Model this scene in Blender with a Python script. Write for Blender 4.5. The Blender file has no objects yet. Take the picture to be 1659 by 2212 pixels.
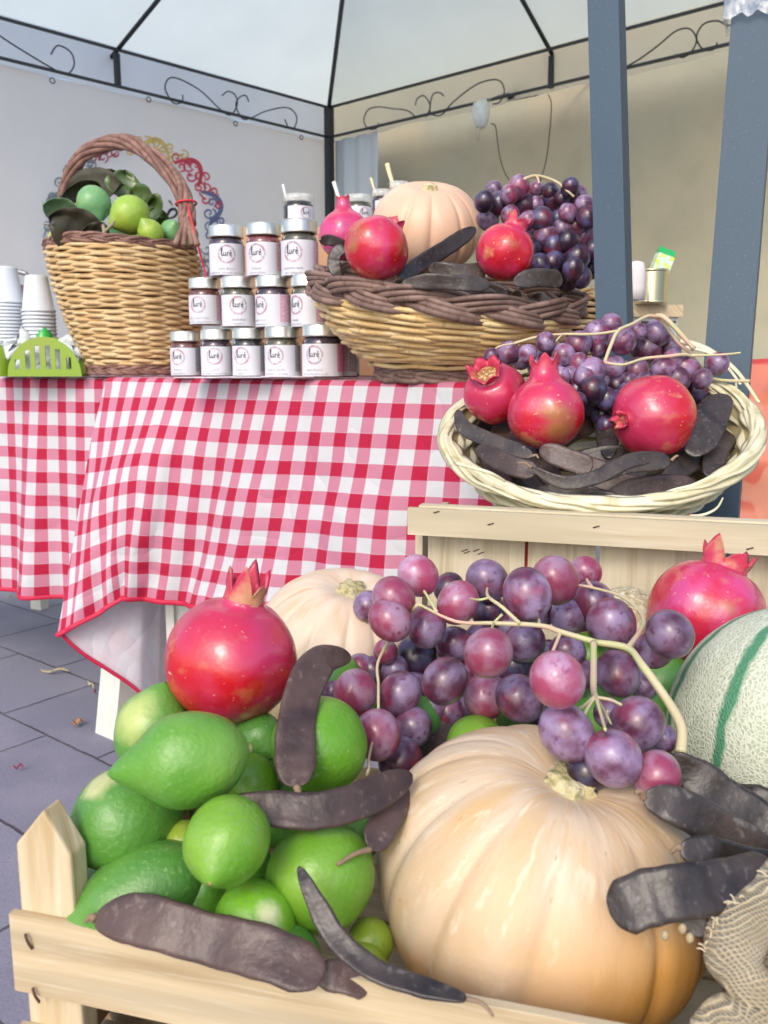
import bpy, math, random
from math import sin, cos, pi, radians, sqrt, exp
from mathutils import Vector, Matrix, noise
V = Vector
random.seed(7)
S = bpy.context.scene
# ---------------------------------------------------------------- camera
F = 1850.0                     # focal length in units of a 1659 x 2212 picture
PITCH = radians(9.7)
CAM = V((0, 0, .775))
cd = bpy.data.cameras.new('camera'); cam = bpy.data.objects.new('camera', cd)
S.collection.objects.link(cam); S.camera = cam
cam.location = CAM; cam.rotation_euler = (pi/2 - PITCH, 0, 0)
cd.sensor_fit = 'VERTICAL'; cd.sensor_height = 36; cd.sensor_width = 27
cd.lens = F/2212*36; cd.clip_start = .02; cd.clip_end = 200
cd.dof.use_dof = True; cd.dof.focus_distance = .80; cd.dof.aperture_fstop = 15
# ---------------------------------------------------------------- light
w = bpy.data.worlds.new('World'); S.world = w; w.use_nodes = True
nt = w.node_tree; bg = nt.nodes['Background']
sky = nt.nodes.new('ShaderNodeTexSky'); sky.sky_type = 'NISHITA'; sky.sun_disc = False
SUN_EL, SUN_AZ = radians(38), radians(200)     # azimuth clockwise from +Y
sky.sun_elevation = SUN_EL; sky.sun_rotation = SUN_AZ
sky.air_density = 1.0; sky.dust_density = 3.0; sky.ozone_density = 1.0
nt.links.new(sky.outputs[0], bg.inputs[0]); bg.inputs[1].default_value = .15
sd = bpy.data.lights.new('sun', 'SUN'); sun = bpy.data.objects.new('sun', sd); S.collection.objects.link(sun)
sd.energy = .5; sd.angle = radians(16); sd.color = (1, .96, .9)
sv = V((sin(SUN_AZ)*cos(SUN_EL), cos(SUN_AZ)*cos(SUN_EL), sin(SUN_EL)))
sun.rotation_euler = sv.to_track_quat('Z', 'Y').to_euler()
S.view_settings.view_transform = 'Standard'; S.view_settings.look = 'None'
S.view_settings.exposure = 0.86; S.view_settings.gamma = 1; S.view_settings.use_curve_mapping = False
# ---------------------------------------------------------------- pixel -> world
CR = V((1, 0, 0)); CU = V((0, sin(PITCH), cos(PITCH))); CF = V((0, cos(PITCH), -sin(PITCH)))
def ray(px, py): return CR*((px-829.5)/F) + CU*((1106-py)/F) + CF
def at(px, py, d): return CAM + ray(px, py)*d
def at_z(px, py, z):
    r = ray(px, py); return CAM + r*((z-CAM.z)/r.z)
def at_pl(px, py, p0, n):
    r = ray(px, py); return CAM + r*((p0-CAM).dot(n)/r.dot(n))
def m_of(pxs, d): return pxs*d/F
# ---------------------------------------------------------------- materials
MATS = {}
def mat(name, col, rough=.5, layers=(), bump=None, coat=0, metal=0, rand=0, sss=0, trans=0, uv=False,
        stretch=None, spec=.5, patch=None, grad=None, bump2=None, coatr=.1, rough2=None, sheen=0):
    """layers: (scale, colour, lo, hi[, detail]); bump: (scale, strength, distance)"""
    if name in MATS: return MATS[name]
    m = bpy.data.materials.new(name); m.use_nodes = True; MATS[name] = m
    t = m.node_tree; N = t.nodes; L = t.links; b = N['Principled BSDF']
    tc = N.new('ShaderNodeTexCoord'); src = tc.outputs['UV' if uv else 'Object']
    if stretch:
        mp = N.new('ShaderNodeMapping'); mp.inputs['Scale'].default_value = stretch
        L.new(src, mp.inputs[0]); src = mp.outputs[0]
    oi = N.new('ShaderNodeObjectInfo')
    ad = N.new('ShaderNodeVectorMath'); ad.operation = 'ADD'
    cb = N.new('ShaderNodeCombineXYZ'); ml = N.new('ShaderNodeMath'); ml.operation = 'MULTIPLY'; ml.inputs[1].default_value = 17.3
    L.new(oi.outputs['Random'], ml.inputs[0])
    if not uv:
        for i in range(3): L.new(ml.outputs[0], cb.inputs[i])
    L.new(src, ad.inputs[0]); L.new(cb.outputs[0], ad.inputs[1]); vec = ad.outputs[0]
    rgb = N.new('ShaderNodeRGB'); rgb.outputs[0].default_value = (*col, 1); cur = rgb.outputs[0]
    def nz(scale, det=3):
        n = N.new('ShaderNodeTexNoise'); n.inputs['Scale'].default_value = scale; n.inputs['Detail'].default_value = det
        L.new(vec, n.inputs['Vector']); return n.outputs[0]
    for ly in layers:
        sc, c2, lo, hi = ly[:4]; det = ly[4] if len(ly) > 4 else 3
        mr = N.new('ShaderNodeMapRange'); mr.inputs[1].default_value = lo; mr.inputs[2].default_value = hi
        L.new(nz(sc, det), mr.inputs[0])
        mx = N.new('ShaderNodeMixRGB'); L.new(mr.outputs[0], mx.inputs[0]); L.new(cur, mx.inputs[1]); mx.inputs[2].default_value = (*c2, 1)
        cur = mx.outputs[0]
    if grad:                                                # (lo, hi, colour, strength): along uv.y, edge broken by noise
        for (lo, hi, c2, f_) in grad:
            uu = N.new('ShaderNodeUVMap'); sp_ = N.new('ShaderNodeSeparateXYZ'); L.new(uu.outputs[0], sp_.inputs[0])
            ma = N.new('ShaderNodeMath'); ma.operation = 'MULTIPLY_ADD'; ma.inputs[1].default_value = .35; L.new(nz(6 if uv else 16, 4), ma.inputs[0]); L.new(sp_.outputs[1], ma.inputs[2])
            mr = N.new('ShaderNodeMapRange'); mr.inputs[1].default_value = lo+.175; mr.inputs[2].default_value = hi+.175; mr.inputs[4].default_value = f_; L.new(ma.outputs[0], mr.inputs[0])
            mx = N.new('ShaderNodeMixRGB'); L.new(mr.outputs[0], mx.inputs[0]); L.new(cur, mx.inputs[1]); mx.inputs[2].default_value = (*c2, 1); cur = mx.outputs[0]
    if patch:
        for (p, r0, r1, c2) in patch:
            di = N.new('ShaderNodeVectorMath'); di.operation = 'DISTANCE'; di.inputs[1].default_value = p
            L.new(tc.outputs['Object'], di.inputs[0])
            nn = N.new('ShaderNodeTexNoise'); nn.inputs['Scale'].default_value = 1.2/r1; L.new(tc.outputs['Object'], nn.inputs['Vector'])
            a2 = N.new('ShaderNodeMath'); a2.operation = 'MULTIPLY_ADD'; a2.inputs[1].default_value = r1*.9; L.new(nn.outputs[0], a2.inputs[0]); L.new(di.outputs['Value'], a2.inputs[2])
            mr = N.new('ShaderNodeMapRange'); mr.inputs[1].default_value = r0+r1*.45; mr.inputs[2].default_value = r1+r1*.45
            mr.inputs[3].default_value = 1; mr.inputs[4].default_value = 0; L.new(a2.outputs[0], mr.inputs[0])
            mx = N.new('ShaderNodeMixRGB'); L.new(mr.outputs[0], mx.inputs[0]); L.new(cur, mx.inputs[1]); mx.inputs[2].default_value = (*c2, 1); cur = mx.outputs[0]
    if rand:
        hs = N.new('ShaderNodeHueSaturation'); mr = N.new('ShaderNodeMapRange'); mr.inputs[3].default_value = 1-rand; mr.inputs[4].default_value = 1+rand
        L.new(oi.outputs['Random'], mr.inputs[0]); L.new(mr.outputs[0], hs.inputs['Value']); L.new(cur, hs.inputs['Color']); cur = hs.outputs[0]
    L.new(cur, b.inputs['Base Color'])
    b.inputs['Roughness'].default_value = rough; b.inputs['Metallic'].default_value = metal
    if rough2 is not None:
        mr = N.new('ShaderNodeMapRange'); mr.inputs[1].default_value = .35; mr.inputs[2].default_value = .65
        mr.inputs[3].default_value = rough; mr.inputs[4].default_value = rough2; L.new(nz(rough2*0+40), mr.inputs[0]); L.new(mr.outputs[0], b.inputs['Roughness'])
    b.inputs['Specular IOR Level'].default_value = spec
    b.inputs['Coat Weight'].default_value = coat; b.inputs['Coat Roughness'].default_value = coatr
    b.inputs['Sheen Weight'].default_value = sheen
    if sss:
        b.inputs['Subsurface Weight'].default_value = sss; b.inputs['Subsurface Radius'].default_value = (.006, .003, .002); b.inputs['Subsurface Scale'].default_value = 1
    if trans: b.inputs['Transmission Weight'].default_value = trans
    prev = None
    for bp in (bump, bump2):
        if bp:
            bn = N.new('ShaderNodeBump'); bn.inputs['Strength'].default_value = bp[1]; bn.inputs['Distance'].default_value = bp[2]
            L.new(nz(bp[0], 4), bn.inputs['Height'])
            if prev: L.new(prev, bn.inputs['Normal'])
            prev = bn.outputs[0]
    if prev: L.new(prev, b.inputs['Normal'])
    return m
# ---------------------------------------------------------------- mesh builder
def crom(pts, n=8, closed=False):
    P = [V(p) for p in pts]; out = []; k = len(P)
    if k < 3 and not closed: return [P[0].lerp(P[-1], i/n) for i in range(n+1)]
    rng = k if closed else k-1
    for i in range(rng):
        if closed: p0, p1, p2, p3 = P[i-1], P[i], P[(i+1) % k], P[(i+2) % k]
        else: p0, p1, p2, p3 = P[max(i-1, 0)], P[i], P[i+1], P[min(i+2, k-1)]
        for j in range(n):
            t = j/n; t2 = t*t; t3 = t2*t
            out.append(.5*((2*p1)+(p2-p0)*t+(2*p0-5*p1+4*p2-p3)*t2+(3*p1-p0-3*p2+p3)*t3))
    if not closed: out.append(P[-1])
    return out
class MB:
    def __init__(s): s.v = []; s.f = []; s.uv = []; s.flat = []
    def add(s, vs, fs, uvs=None):
        o = len(s.v); s.v += [V(x) for x in vs]; s.f += [tuple(i+o for i in f) for f in fs]
        s.uv += uvs if uvs else [(0, 0)]*len(vs)
    def tube(s, pts, r, n=8, closed=False, flat=1.0, up=None, twist=0, uvr=0, sec=None, cap=True):
        P = [V(p) for p in pts]; k = len(P); vs = []; fs = []; uv = []; acc = 0
        tg = []
        for i in range(k):
            a = P[i-1] if (i > 0 or closed) else P[0]; b = P[(i+1) % k] if (i < k-1 or closed) else P[-1]
            t = (b-a); tg.append(t.normalized() if t.length > 1e-9 else V((0, 0, 1)))
        nrm = up.copy() if up is not None else (V((0, 0, 1)) if abs(tg[0].z) < .9 else V((1, 0, 0)))
        for i in range(k):
            t = tg[i]
            if up is not None: nrm = up
            nn = nrm - t*nrm.dot(t)
            nn = nn.normalized() if nn.length > 1e-6 else t.orthogonal().normalized()
            if up is None: nrm = nn
            bb = t.cross(nn)
            rr = r(i/(k-1 if k > 1 else 1)) if callable(r) else (r[i] if isinstance(r, (list, tuple)) else r)
            if i: acc += (P[i]-P[i-1]).length
            tw = twist*i/(k-1) if not callable(twist) else twist(i/(k-1))
            for j in range(n):
                a = 2*pi*j/n
                x, y = sec(a) if sec else (cos(a), sin(a)*flat)
                if tw: x, y = x*cos(tw)-y*sin(tw), x*sin(tw)+y*cos(tw)
                vs.append(P[i] + bb*(x*rr) + nn*(y*rr)); uv.append((acc, uvr))
        m = k if closed else k-1
        for i in range(m):
            for j in range(n):
                a = i*n+j; b = i*n+(j+1) % n; c = ((i+1) % k)*n+(j+1) % n; d = ((i+1) % k)*n+j
                fs.append((a, b, c, d))
        if cap and not closed:
            fs.append(tuple(reversed(range(n)))); fs.append(tuple(range((k-1)*n, k*n)))
        s.add(vs, fs, uv)
    def box(s, c, half, ax=None, uvs=0):
        """box with centre c, half sizes, axes; uv.x runs along the longest axis"""
        ax = ax or (V((1, 0, 0)), V((0, 1, 0)), V((0, 0, 1))); c = V(c)
        L = max(range(3), key=lambda i: half[i]); o2 = [i for i in range(3) if i != L]
        for a in range(3):
            for sg in (-1, 1):
                b1, b2 = [i for i in range(3) if i != a]
                vs = []; uv = []
                for p, q in ((-1, -1), (1, -1), (1, 1), (-1, 1)):
                    k = [0, 0, 0]; k[a] = sg; k[b1] = p; k[b2] = q
                    vs.append(c + ax[0]*(k[0]*half[0]) + ax[1]*(k[1]*half[1]) + ax[2]*(k[2]*half[2]))
                    uv.append((k[L]*half[L]+uvs, k[o2[0]]*half[o2[0]]+k[o2[1]]*half[o2[1]]+uvs*3.7))
                right = (ax[0].cross(ax[1]).dot(ax[2]) > 0)
                f = (0, 1, 2, 3) if ((sg > 0) == (a != 1)) == right else (3, 2, 1, 0)
                s.add(vs, [f], uv)
    def grid(s, rows, uvs=None, closed=False):
        o = len(s.v); nr = len(rows); nc = len(rows[0])
        for i, r in enumerate(rows):
            for j, p in enumerate(r):
                s.v.append(V(p)); s.uv.append(uvs[i][j] if uvs else (j/nc, i/nr))
        for i in range(nr-1):
            for j in range(nc if closed else nc-1):
                s.f.append((o+i*nc+j, o+i*nc+(j+1) % nc, o+(i+1)*nc+(j+1) % nc, o+(i+1)*nc+j))
    def lathe(s, prof, n=32, M=None, rf=None):
        M = M or Matrix(); rows = []; uvs = []
        for k, (r, z) in enumerate(prof):
            row = []; u = []
            for j in range(n):
                a = 2*pi*j/n; rr = r*(rf(a, k/(len(prof)-1)) if rf else 1)
                row.append(M @ V((rr*cos(a), rr*sin(a), z))); u.append((j/n, k/(len(prof)-1)))
            rows.append(row); uvs.append(u)
        s.grid(rows, uvs, closed=True)
    def build(s, name, m, parent=None, smooth=True, mods=None, label=None, origin=None):
        me = bpy.data.meshes.new(name)
        o = parent['_o'] if parent is not None and '_o' in parent else (origin or (0, 0, 0)); o = V(o)
        me.from_pydata([p-o for p in s.v], [], s.f); me.validate(verbose=False)
        if len(me.polygons) == len(s.f):
            ul = me.uv_layers.new(name='UVMap'); d = [0.0]*(2*len(me.loops))
            for i, lp in enumerate(me.loops):
                u = s.uv[lp.vertex_index]; d[2*i] = u[0]; d[2*i+1] = u[1]
            ul.data.foreach_set('uv', d)
        me.polygons.foreach_set('use_smooth', [smooth]*len(me.polygons))
        me.materials.append(m); me.update()
        ob = bpy.data.objects.new(name, me); S.collection.objects.link(ob)
        if parent is not None:
            ob.parent = parent; ob['_o'] = tuple(o)
        elif origin is not None: ob.location = o
        if label: ob['label'] = label
        if mods:
            bv = ob.modifiers.new('bevel', 'BEVEL'); bv.width = mods; bv.segments = 2; bv.limit_method = 'ANGLE'
        return ob
def thing(name, label, cat, loc, group=None, kind=None):
    o = bpy.data.objects.new(name, None); S.collection.objects.link(o); o.location = loc
    o.empty_display_size = .02; o['_o'] = tuple(loc); tag(o, label, cat, group, kind); return o
def tag(o, label=None, cat=None, group=None, kind=None):
    if label: o['label'] = label
    if cat: o['category'] = cat
    if group: o['group'] = group
    if kind: o['kind'] = kind
    return o
def frame_to(dirv, roll=0):
    """matrix whose Z axis is dirv"""
    q = V(dirv).normalized().to_track_quat('Z', 'Y'); return q.to_matrix().to_4x4() @ Matrix.Rotation(roll, 4, 'Z')
def nz3(p, s): return noise.noise(V(p)*s)
# ================================================================ materials in use
WOOD = mat('pale_wood', (.56, .45, .28), .62, [(1, (.34, .24, .125), .42, .70, 6), (4, (.64, .56, .40), .5, .8), (.35, (.42, .36, .25), .48, .7, 2), (.16, (.24, .15, .07), .66, .74, 4)], (1, .25, .002), uv=True, stretch=(5, 95, 1))
WOODP = mat('pale_plank', (.60, .53, .38), .65, [(1, (.40, .32, .19), .43, .74, 6), (3, (.66, .61, .48), .5, .8), (.3, (.42, .37, .26), .5, .72, 2), (.16, (.30, .21, .12), .67, .76, 4)], (1, .2, .001), uv=True, stretch=(4, 70, 1))
NAIL = mat('rusty_staple', (.10, .05, .03), .6)
LEM = dict(rough=.40, bump=(300, .55, .0010), bump2=(55, .35, .0035), coat=.18, coatr=.28, sss=.03)
GRAPE_B = mat('grape_bloom', (.085, .022, .052), .34, [(.7, (.22, .03, .07), .48, .62), (.9, (.25, .18, .31), .40, .62, 4), (3.0, (.09, .028, .07), .56, .74, 3)], coat=.3, rand=.25, sss=.04, coatr=.16)
GRAPE_R = mat('grape_red', (.30, .05, .11), .3, [(.8, (.38, .22, .33), .42, .62, 4), (3.0, (.20, .04, .10), .56, .74, 3)], coat=.3, rand=.22, sss=.06, coatr=.16)
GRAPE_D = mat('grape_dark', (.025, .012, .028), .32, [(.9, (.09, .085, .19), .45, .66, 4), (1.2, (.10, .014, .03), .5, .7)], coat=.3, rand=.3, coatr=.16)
GSTEM = mat('grape_stem', (.52, .46, .28), .5, [(22, (.62, .40, .30), .5, .62), (60, (.46, .50, .22), .55, .7)], (200, .2, .001))
POD = mat('carob_pod', (.040, .030, .027), .40, [(60, (.014, .011, .012), .45, .7, 5), (25, (.060, .044, .038), .50, .70), (190, (.10, .088, .080), .60, .72, 4)], (260, .6, .0008), bump2=(36, .35, .0028), rand=.3, spec=.6)
POD2 = mat('carob_pod_brown', (.070, .042, .038), .42, [(50, (.035, .022, .022), .45, .7, 5), (18, (.10, .062, .052), .50, .70), (190, (.13, .095, .085), .60, .72, 4)], (260, .6, .0008), bump2=(36, .35, .0028), rand=.2)
STALK = mat('pod_stalk', (.25, .17, .11), .7, bump=(300, .4, .001))
def pome_mat(name, a=(.62, .012, .03), b=(.62, .06, .17), c=(.55, .16, .07), hi=.62):
    return mat(name, a, .27, [(22, b, .44, hi, 4), (9, (.36, .01, .02), .54, .8), (55, c, .60, .78, 5), (13, (.36, .13, .05), .60, .70, 7), (34, (.56, .20, .10), .64, .72, 6), (240, (.66, .34, .24), .68, .74)], (26, .55, .0045), coat=.35, coatr=.13, sss=.02, bump2=(260, .15, .0006), grad=[(.50, .85, (.50, .045, .15), .55)])
PK = pome_mat('pomegranate_red', (.50, .008, .020), (.52, .035, .11), (.50, .15, .07)); PK2 = pome_mat('pomegranate_pink', (.50, .014, .05), (.54, .06, .20), (.52, .16, .11), .58)
CAL = mat('pomegranate_calyx', (.50, .035, .085), .45, [(45, (.50, .24, .13), .52, .68), (90, (.30, .09, .05), .6, .75)], (150, .4, .001), coat=.1)
# ================================================================ fruit builders
def lemon(label, px, py, d, L, W, tip, m, nip=.16, group='green lemons in the front crate', cat='lemon', name='green_lemon', seed=None, tiponly=None):
    """L, W in picture units at depth d; tip = (dx, dy, toward camera)"""
    c = at(px, py, d); seed = seed or random.random()*50
    ax = CR*tip[0] - CU*tip[1] - CF*tip[2]; M = frame_to(ax, seed)
    l, wd = m_of(L, d)/2, m_of(W, d)/2
    t = thing(name, label, cat, c, group)
    prof = []; n = 30
    for i in range(n+1):
        x = -cos(pi*i/n)
        r = wd*max(0, 1-abs(x)**2.1)**(.5 if x < .2 else .5+.18*(x-.2)/.8)
        z = l*x*.94
        if x > .70: z += l*nip*1.25*((x-.70)/.30)**1.9
        if x < -.9: z -= l*.035*((-.9-x)/.1)
        prof.append((max(r, 1e-5), z))
    g = MB(); g.lathe(prof, 40)
    for p in g.v:
        k = 1 + .075*nz3((p.x+seed, p.y, p.z), 24) + .022*nz3((p.x, p.y+seed, p.z), 75)
        p.x *= k; p.y *= k
    g.v = [M @ p + c for p in g.v]
    g.build('peel', m, t)
    b = MB(); zt = l*(.94+nip)
    b.lathe([(1e-5, zt+.0012), (wd*.05, zt+.0008), (wd*.075, zt-.001), (wd*.06, zt-.004)], 10, Matrix.Translation(c) @ M)
    b.build('blossom_tip', mat('blossom_tip', (.30, .27, .10), .7, [(300, (.12, .08, .03), .5, .6)]), t)
    b = MB(); zt = -l*.975
    b.lathe([(wd*.10, zt+.002), (wd*.12, zt-.0005), (wd*.07, zt-.0022), (1e-5, zt-.001)], 8, Matrix.Translation(c) @ M)
    b.build('stem_button', mat('stem_button', (.22, .26, .08), .7), t)
    return t
def pomegranate(label, px, py, d, R, crown, m=PK, neck=.42, nlen=.45, teeth=.35, sq=.96, group='pomegranates', open_=1.0, seed=3, H=None):
    c = at(px, py, d); R = m_of(R, d); ax = CR*crown[0] - CU*crown[1] - CF*crown[2]; M = Matrix.Translation(c) @ frame_to(ax, seed)
    t = thing('pomegranate', label, 'pomegranate', c, group)
    prof = []; n = 40; rs0 = neck+.15; rn_ = neck
    for i in range(n+1):
        a = pi*i/n; r = R*sin(a); z = -R*sq*cos(a)
        if z > 0 and r < R*rs0: break
        prof.append((max(r, 1e-5), z))
    r0_, z0_ = prof[-1]; hn = R*nlen
    for i in range(1, 9):
        q = i/8; prof.append((R*neck+(r0_-R*neck)*(1-q)**2.2, z0_+hn*q**1.15))
    zt = prof[-1][1]; rn = prof[-1][0]
    def rf(a, k): return 1 + .022*cos(6*a+seed)*sin(pi*min(1, k)) + .05*noise.noise(V((cos(a)*1.5, sin(a)*1.5, k*2.6+seed*3)))
    g = MB(); g.lathe(prof, 48, M, rf); g.build('rind', m, t)
    g = MB(); rows = []; nt_ = 6; nn = 48
    for k in range(9):
        q = k/8; row = []
        for j in range(nn):
            a = 2*pi*j/nn; ph = (a*nt_/(2*pi)) % 1; th = abs(ph-.5)*2       # 0 at the tooth's middle
            top = R*teeth*(1-.85*th**1.3)*(1+.40*sin(seed*5+int(a*nt_/(2*pi))*2.1))+R*.03*noise.noise(V((a*5, seed, 0)))
            hh = R*.12 + top
            rr = rn*(1-.06*sin(q*pi)) + R*.16*open_*q**2
            row.append(M @ V((rr*cos(a), rr*sin(a), zt - R*.03 + hh*q)))
        rows.append(row)
    for k in range(7, -1, -1):                                                       # inner side
        q = k/8; row = []
        for j in range(nn):
            o = rows[k][j]; ctr = M @ V((0, 0, zt)); 
            v_ = o-ctr; axn = (M.to_3x3() @ V((0, 0, 1))).normalized(); rad = v_-axn*v_.dot(axn)
            row.append(o - rad.normalized()*min(R*.05, rad.length*.5))
        rows.append(row)
    g.grid(rows, closed=True)
    g.build('calyx', CAL, t)
    g = MB(); g.lathe([(rn*.95, zt+R*.02), (rn*.5, zt+R*.06), (1e-5, zt+R*.04)], 20, M, lambda a, k: 1+.08*sin(9*a))
    g.build('stamens', mat('dry_stamens', (.30, .15, .06), .9, [(300, (.6, .4, .2), .5, .6)], (400, 1, .003)), t)
    return t
def pumpkin(label, c, R, H, axis, m, ribs=14, seed=1, depth=.055, name='pumpkin', cat='pumpkin', stemh=.018, stemr=.016, group=None, roll=0):
    M = Matrix.Translation(c) @ frame_to(axis, roll); t = thing(name, label, cat, c, group)
    prof = []; n = 60
    for i in range(n+1):
        a = pi*i/n; r = R*sin(a)**.92; z = -H*cos(a)
        z -= H*.20*exp(-(r/(R*.30))**2)*(1 if z > 0 else -1)
        prof.append((max(r, 1e-5), z))
    def rf(a, k):
        x = a*ribs/(2*pi) + .22*sin(a*2+seed) + .12*sin(a*5+seed*2)
        g = abs(sin(pi*x)); g = 1-(1-g)**2.6
        return 1 - depth*(1-g)*sin(pi*k)**.35 + .02*noise.noise(V((cos(a)*1.2+seed, sin(a)*1.2, k*2)))
    g = MB(); g.lathe(prof, 240, M, rf); g.build('rind', m, t)
    b = MB(); zt = H*.79
    pr = [(stemr*1.5, zt-.002), (stemr*1.15, zt+.003), (stemr*.8, zt+stemh*.5), (stemr*.85, zt+stemh*.9), (stemr*.6, zt+stemh), (1e-5, zt+stemh*.85)]
    b.lathe(pr, 40, M, lambda a, k: 1+.18*cos(5*a+seed)+.16*noise.noise(V((cos(a)*3, sin(a)*3, k*6+seed))))
    b.build('stem', mat('pumpkin_stem', (.50, .44, .24), .9, [(150, (.30, .27, .12), .45, .6, 5), (60, (.62, .58, .40), .5, .65)], (250, 1, .003)), t)
    return t
def pod(label, pts, w_, twist=0, m=None, group='carob pods', stalk=None, thick=.34, taper=.28, name='carob_pod', seed=0):
    """pts: (px, py, d); w_: width in picture units"""
    P = crom([at(*p) for p in pts], 10); dm = sum(p[2] for p in pts)/len(pts); r = m_of(w_, dm)/2; c = P[0]
    t = thing(name, label, 'carob pod', c, group)
    up = (CAM-P[len(P)//2]).normalized()
    def rr(q):
        e = min(1, q/taper)**.5 if q < taper else (min(1, (1-q)/(taper*.6))**.45 if q > 1-taper*.6 else 1)
        return r*max(.10, e)*(1+.018*sin(q*44+seed)+.05*noise.noise(V((q*5, seed, 0))))
    def sec(a): return cos(a), thick*.80*sin(a)*(.40+1.05*abs(cos(a))**3) + .05*cos(a)
    g = MB(); Q = []
    for i, p in enumerate(P): Q.append(p + up*(r*.12*noise.noise(V((i*.25, seed*3, 1)))))
    g.tube(Q, rr, 18, up=up, sec=sec, twist=(lambda q: twist*(q-.3)+.15*sin(q*7+seed)))
    g.build('shell', m or POD, t)
    if stalk:
        s0 = P[0] if stalk[3] == 0 else P[-1]; s1 = at(*stalk[:3])
        b = MB(); b.tube(crom([s0, s0.lerp(s1, .5)+V((.001, 0, .002)), s1], 5), lambda q: r*(.17-.10*q)+.0003, 8)
        b.build('stalk', STALK, t)
    return t
_sph = {}
def sphere_mesh(m, name='grape'):
    k = m.name
    if k not in _sph:
        me = bpy.data.meshes.new(name); vs = []; fs = []; n, h = 26, 16
        g = MB(); g.lathe([(max(1e-5, sin(pi*i/h)), -cos(pi*i/h)*1.06) for i in range(h+1)], n)
        me.from_pydata([tuple(p) for p in g.v], [], g.f); me.polygons.foreach_set('use_smooth', [True]*len(me.polygons)); me.materials.append(m)
        _sph[k] = me
    return _sph[k]
def grape(parent, c, r, m, rs):
    ob = bpy.data.objects.new('grape', sphere_mesh(m)); S.collection.objects.link(ob); ob.parent = parent
    ob.location = c - V(parent['_o']); ob.scale = (r*rs.uniform(.95, 1.0), r*rs.uniform(.95, 1.0), r*rs.uniform(.97, 1.05))
    ob.rotation_euler = (rs.uniform(-.8, .8), rs.uniform(-.8, .8), rs.uniform(0, 6)); return ob
def stems(g, lst, k=1.0):
    for pts, r0, r1 in lst:
        P = crom([at(*p) for p in pts], 6); d = pts[0][2]
        g.tube(P, lambda q: m_of(r0+(r1-r0)*q, d)*k*(1+.15*noise.noise(V((q*5, r0, 0)))), 8)
# ================================================================ baskets
def weave(parent, name, m, prof, rows, stake_gaps, r, amp, M, ell=1.0, flat=.8, jit=.12, seed=1, wave=0):
    """prof(t) -> radius, height"""
    rs = random.Random(seed); g = MB(); K = stake_gaps*3
    for i in range(rows):
        t = (i+.5)/rows; R, z = prof(t); rk = r*rs.uniform(1-jit, 1+jit); u = rs.random(); ph = pi*(i % 2); P = []
        dz = rs.uniform(-.25, .25)*r; n1 = rs.random()*9
        for j in range(K):
            a = 2*pi*j/K; q = R + amp*sin(stake_gaps*a/2+ph) ; zz = z + dz + r*.35*noise.noise(V((a*3, n1, 0))) + wave*r*sin(stake_gaps*a/2+ph+1)
            P.append(M @ V((q*cos(a), q*ell*sin(a), zz)))
        g.tube(P, rk, 6, closed=True, flat=flat, uvr=u*50)
    return g.build(name, m, parent)
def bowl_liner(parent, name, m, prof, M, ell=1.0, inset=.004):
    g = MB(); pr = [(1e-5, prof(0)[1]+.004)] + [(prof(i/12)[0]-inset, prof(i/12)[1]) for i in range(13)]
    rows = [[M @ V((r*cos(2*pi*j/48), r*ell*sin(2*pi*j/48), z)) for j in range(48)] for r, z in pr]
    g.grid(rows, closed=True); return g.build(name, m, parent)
def braid(parent, name, m, path, A, B, m_, strands, r, bundles=3, closed=True, N=360, seed=2, spread=1.0, a0=0, a1=2*pi):
    """path(a) -> point, outward, up"""
    rs = random.Random(seed); g = MB()
    for b in range(bundles):
        for s in range(strands):
            P = []; off = (s-(strands-1)/2)*r*1.7*spread
            for j in range(N):
                a = a0+(a1-a0)*j/(N if closed else N-1); p, o, u = path(a); ph = m_*a + 2*pi*b/bundles
                x = A*sin(2*ph)*.5; y = B*sin(ph)
                sl = cos(ph)
                P.append(p + o*(x + off*.45*sl + r*.3*noise.noise(V((a*4, s, b)))) + u*(y + off*(.75+.25*abs(sl))))
            g.tube(P, r*rs.uniform(.85, 1.15), 6, closed=closed, uvr=rs.random()*50)
    return g.build(name, m, parent)
WICK = mat('tan_wicker', (.50, .33, .145), .55, [(1.5, (.64, .49, .27), .40, .62, 5), (6, (.42, .24, .10), .55, .75)], (4, .3, .001), uv=True, stretch=(14, .37, 1))
WICK2 = mat('honey_wicker', (.60, .41, .17), .5, [(1.5, (.72, .57, .30), .42, .62, 5), (6, (.42, .22, .07), .56, .75)], (4, .3, .001), uv=True, stretch=(14, .37, 1))
BARK = mat('bark_wicker', (.14, .085, .068), .6, [(2, (.24, .155, .125), .42, .62, 5), (7, (.09, .05, .035), .55, .72)], (5, .5, .001), uv=True, stretch=(16, .37, 1))
BARK2 = mat('red_bark_wicker', (.16, .08, .06), .6, [(2, (.26, .145, .11), .42, .62, 5), (7, (.11, .05, .035), .55, .72)], (5, .5, .001), uv=True, stretch=(16, .37, 1))
LINER = mat('gap_shade_liner', (.19, .11, .05), .8, [(60, (.08, .045, .02), .4, .6)])  # dark sheet inside the weave, its colour standing in for shade in the gaps
STRAW = mat('pale_palm_strips', (.60, .56, .37), .5, [(1.5, (.68, .66, .50), .42, .62, 5), (5, (.44, .39, .20), .56, .75)], (4, .3, .001), uv=True, stretch=(9, .37, 1), coat=.1)
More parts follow.
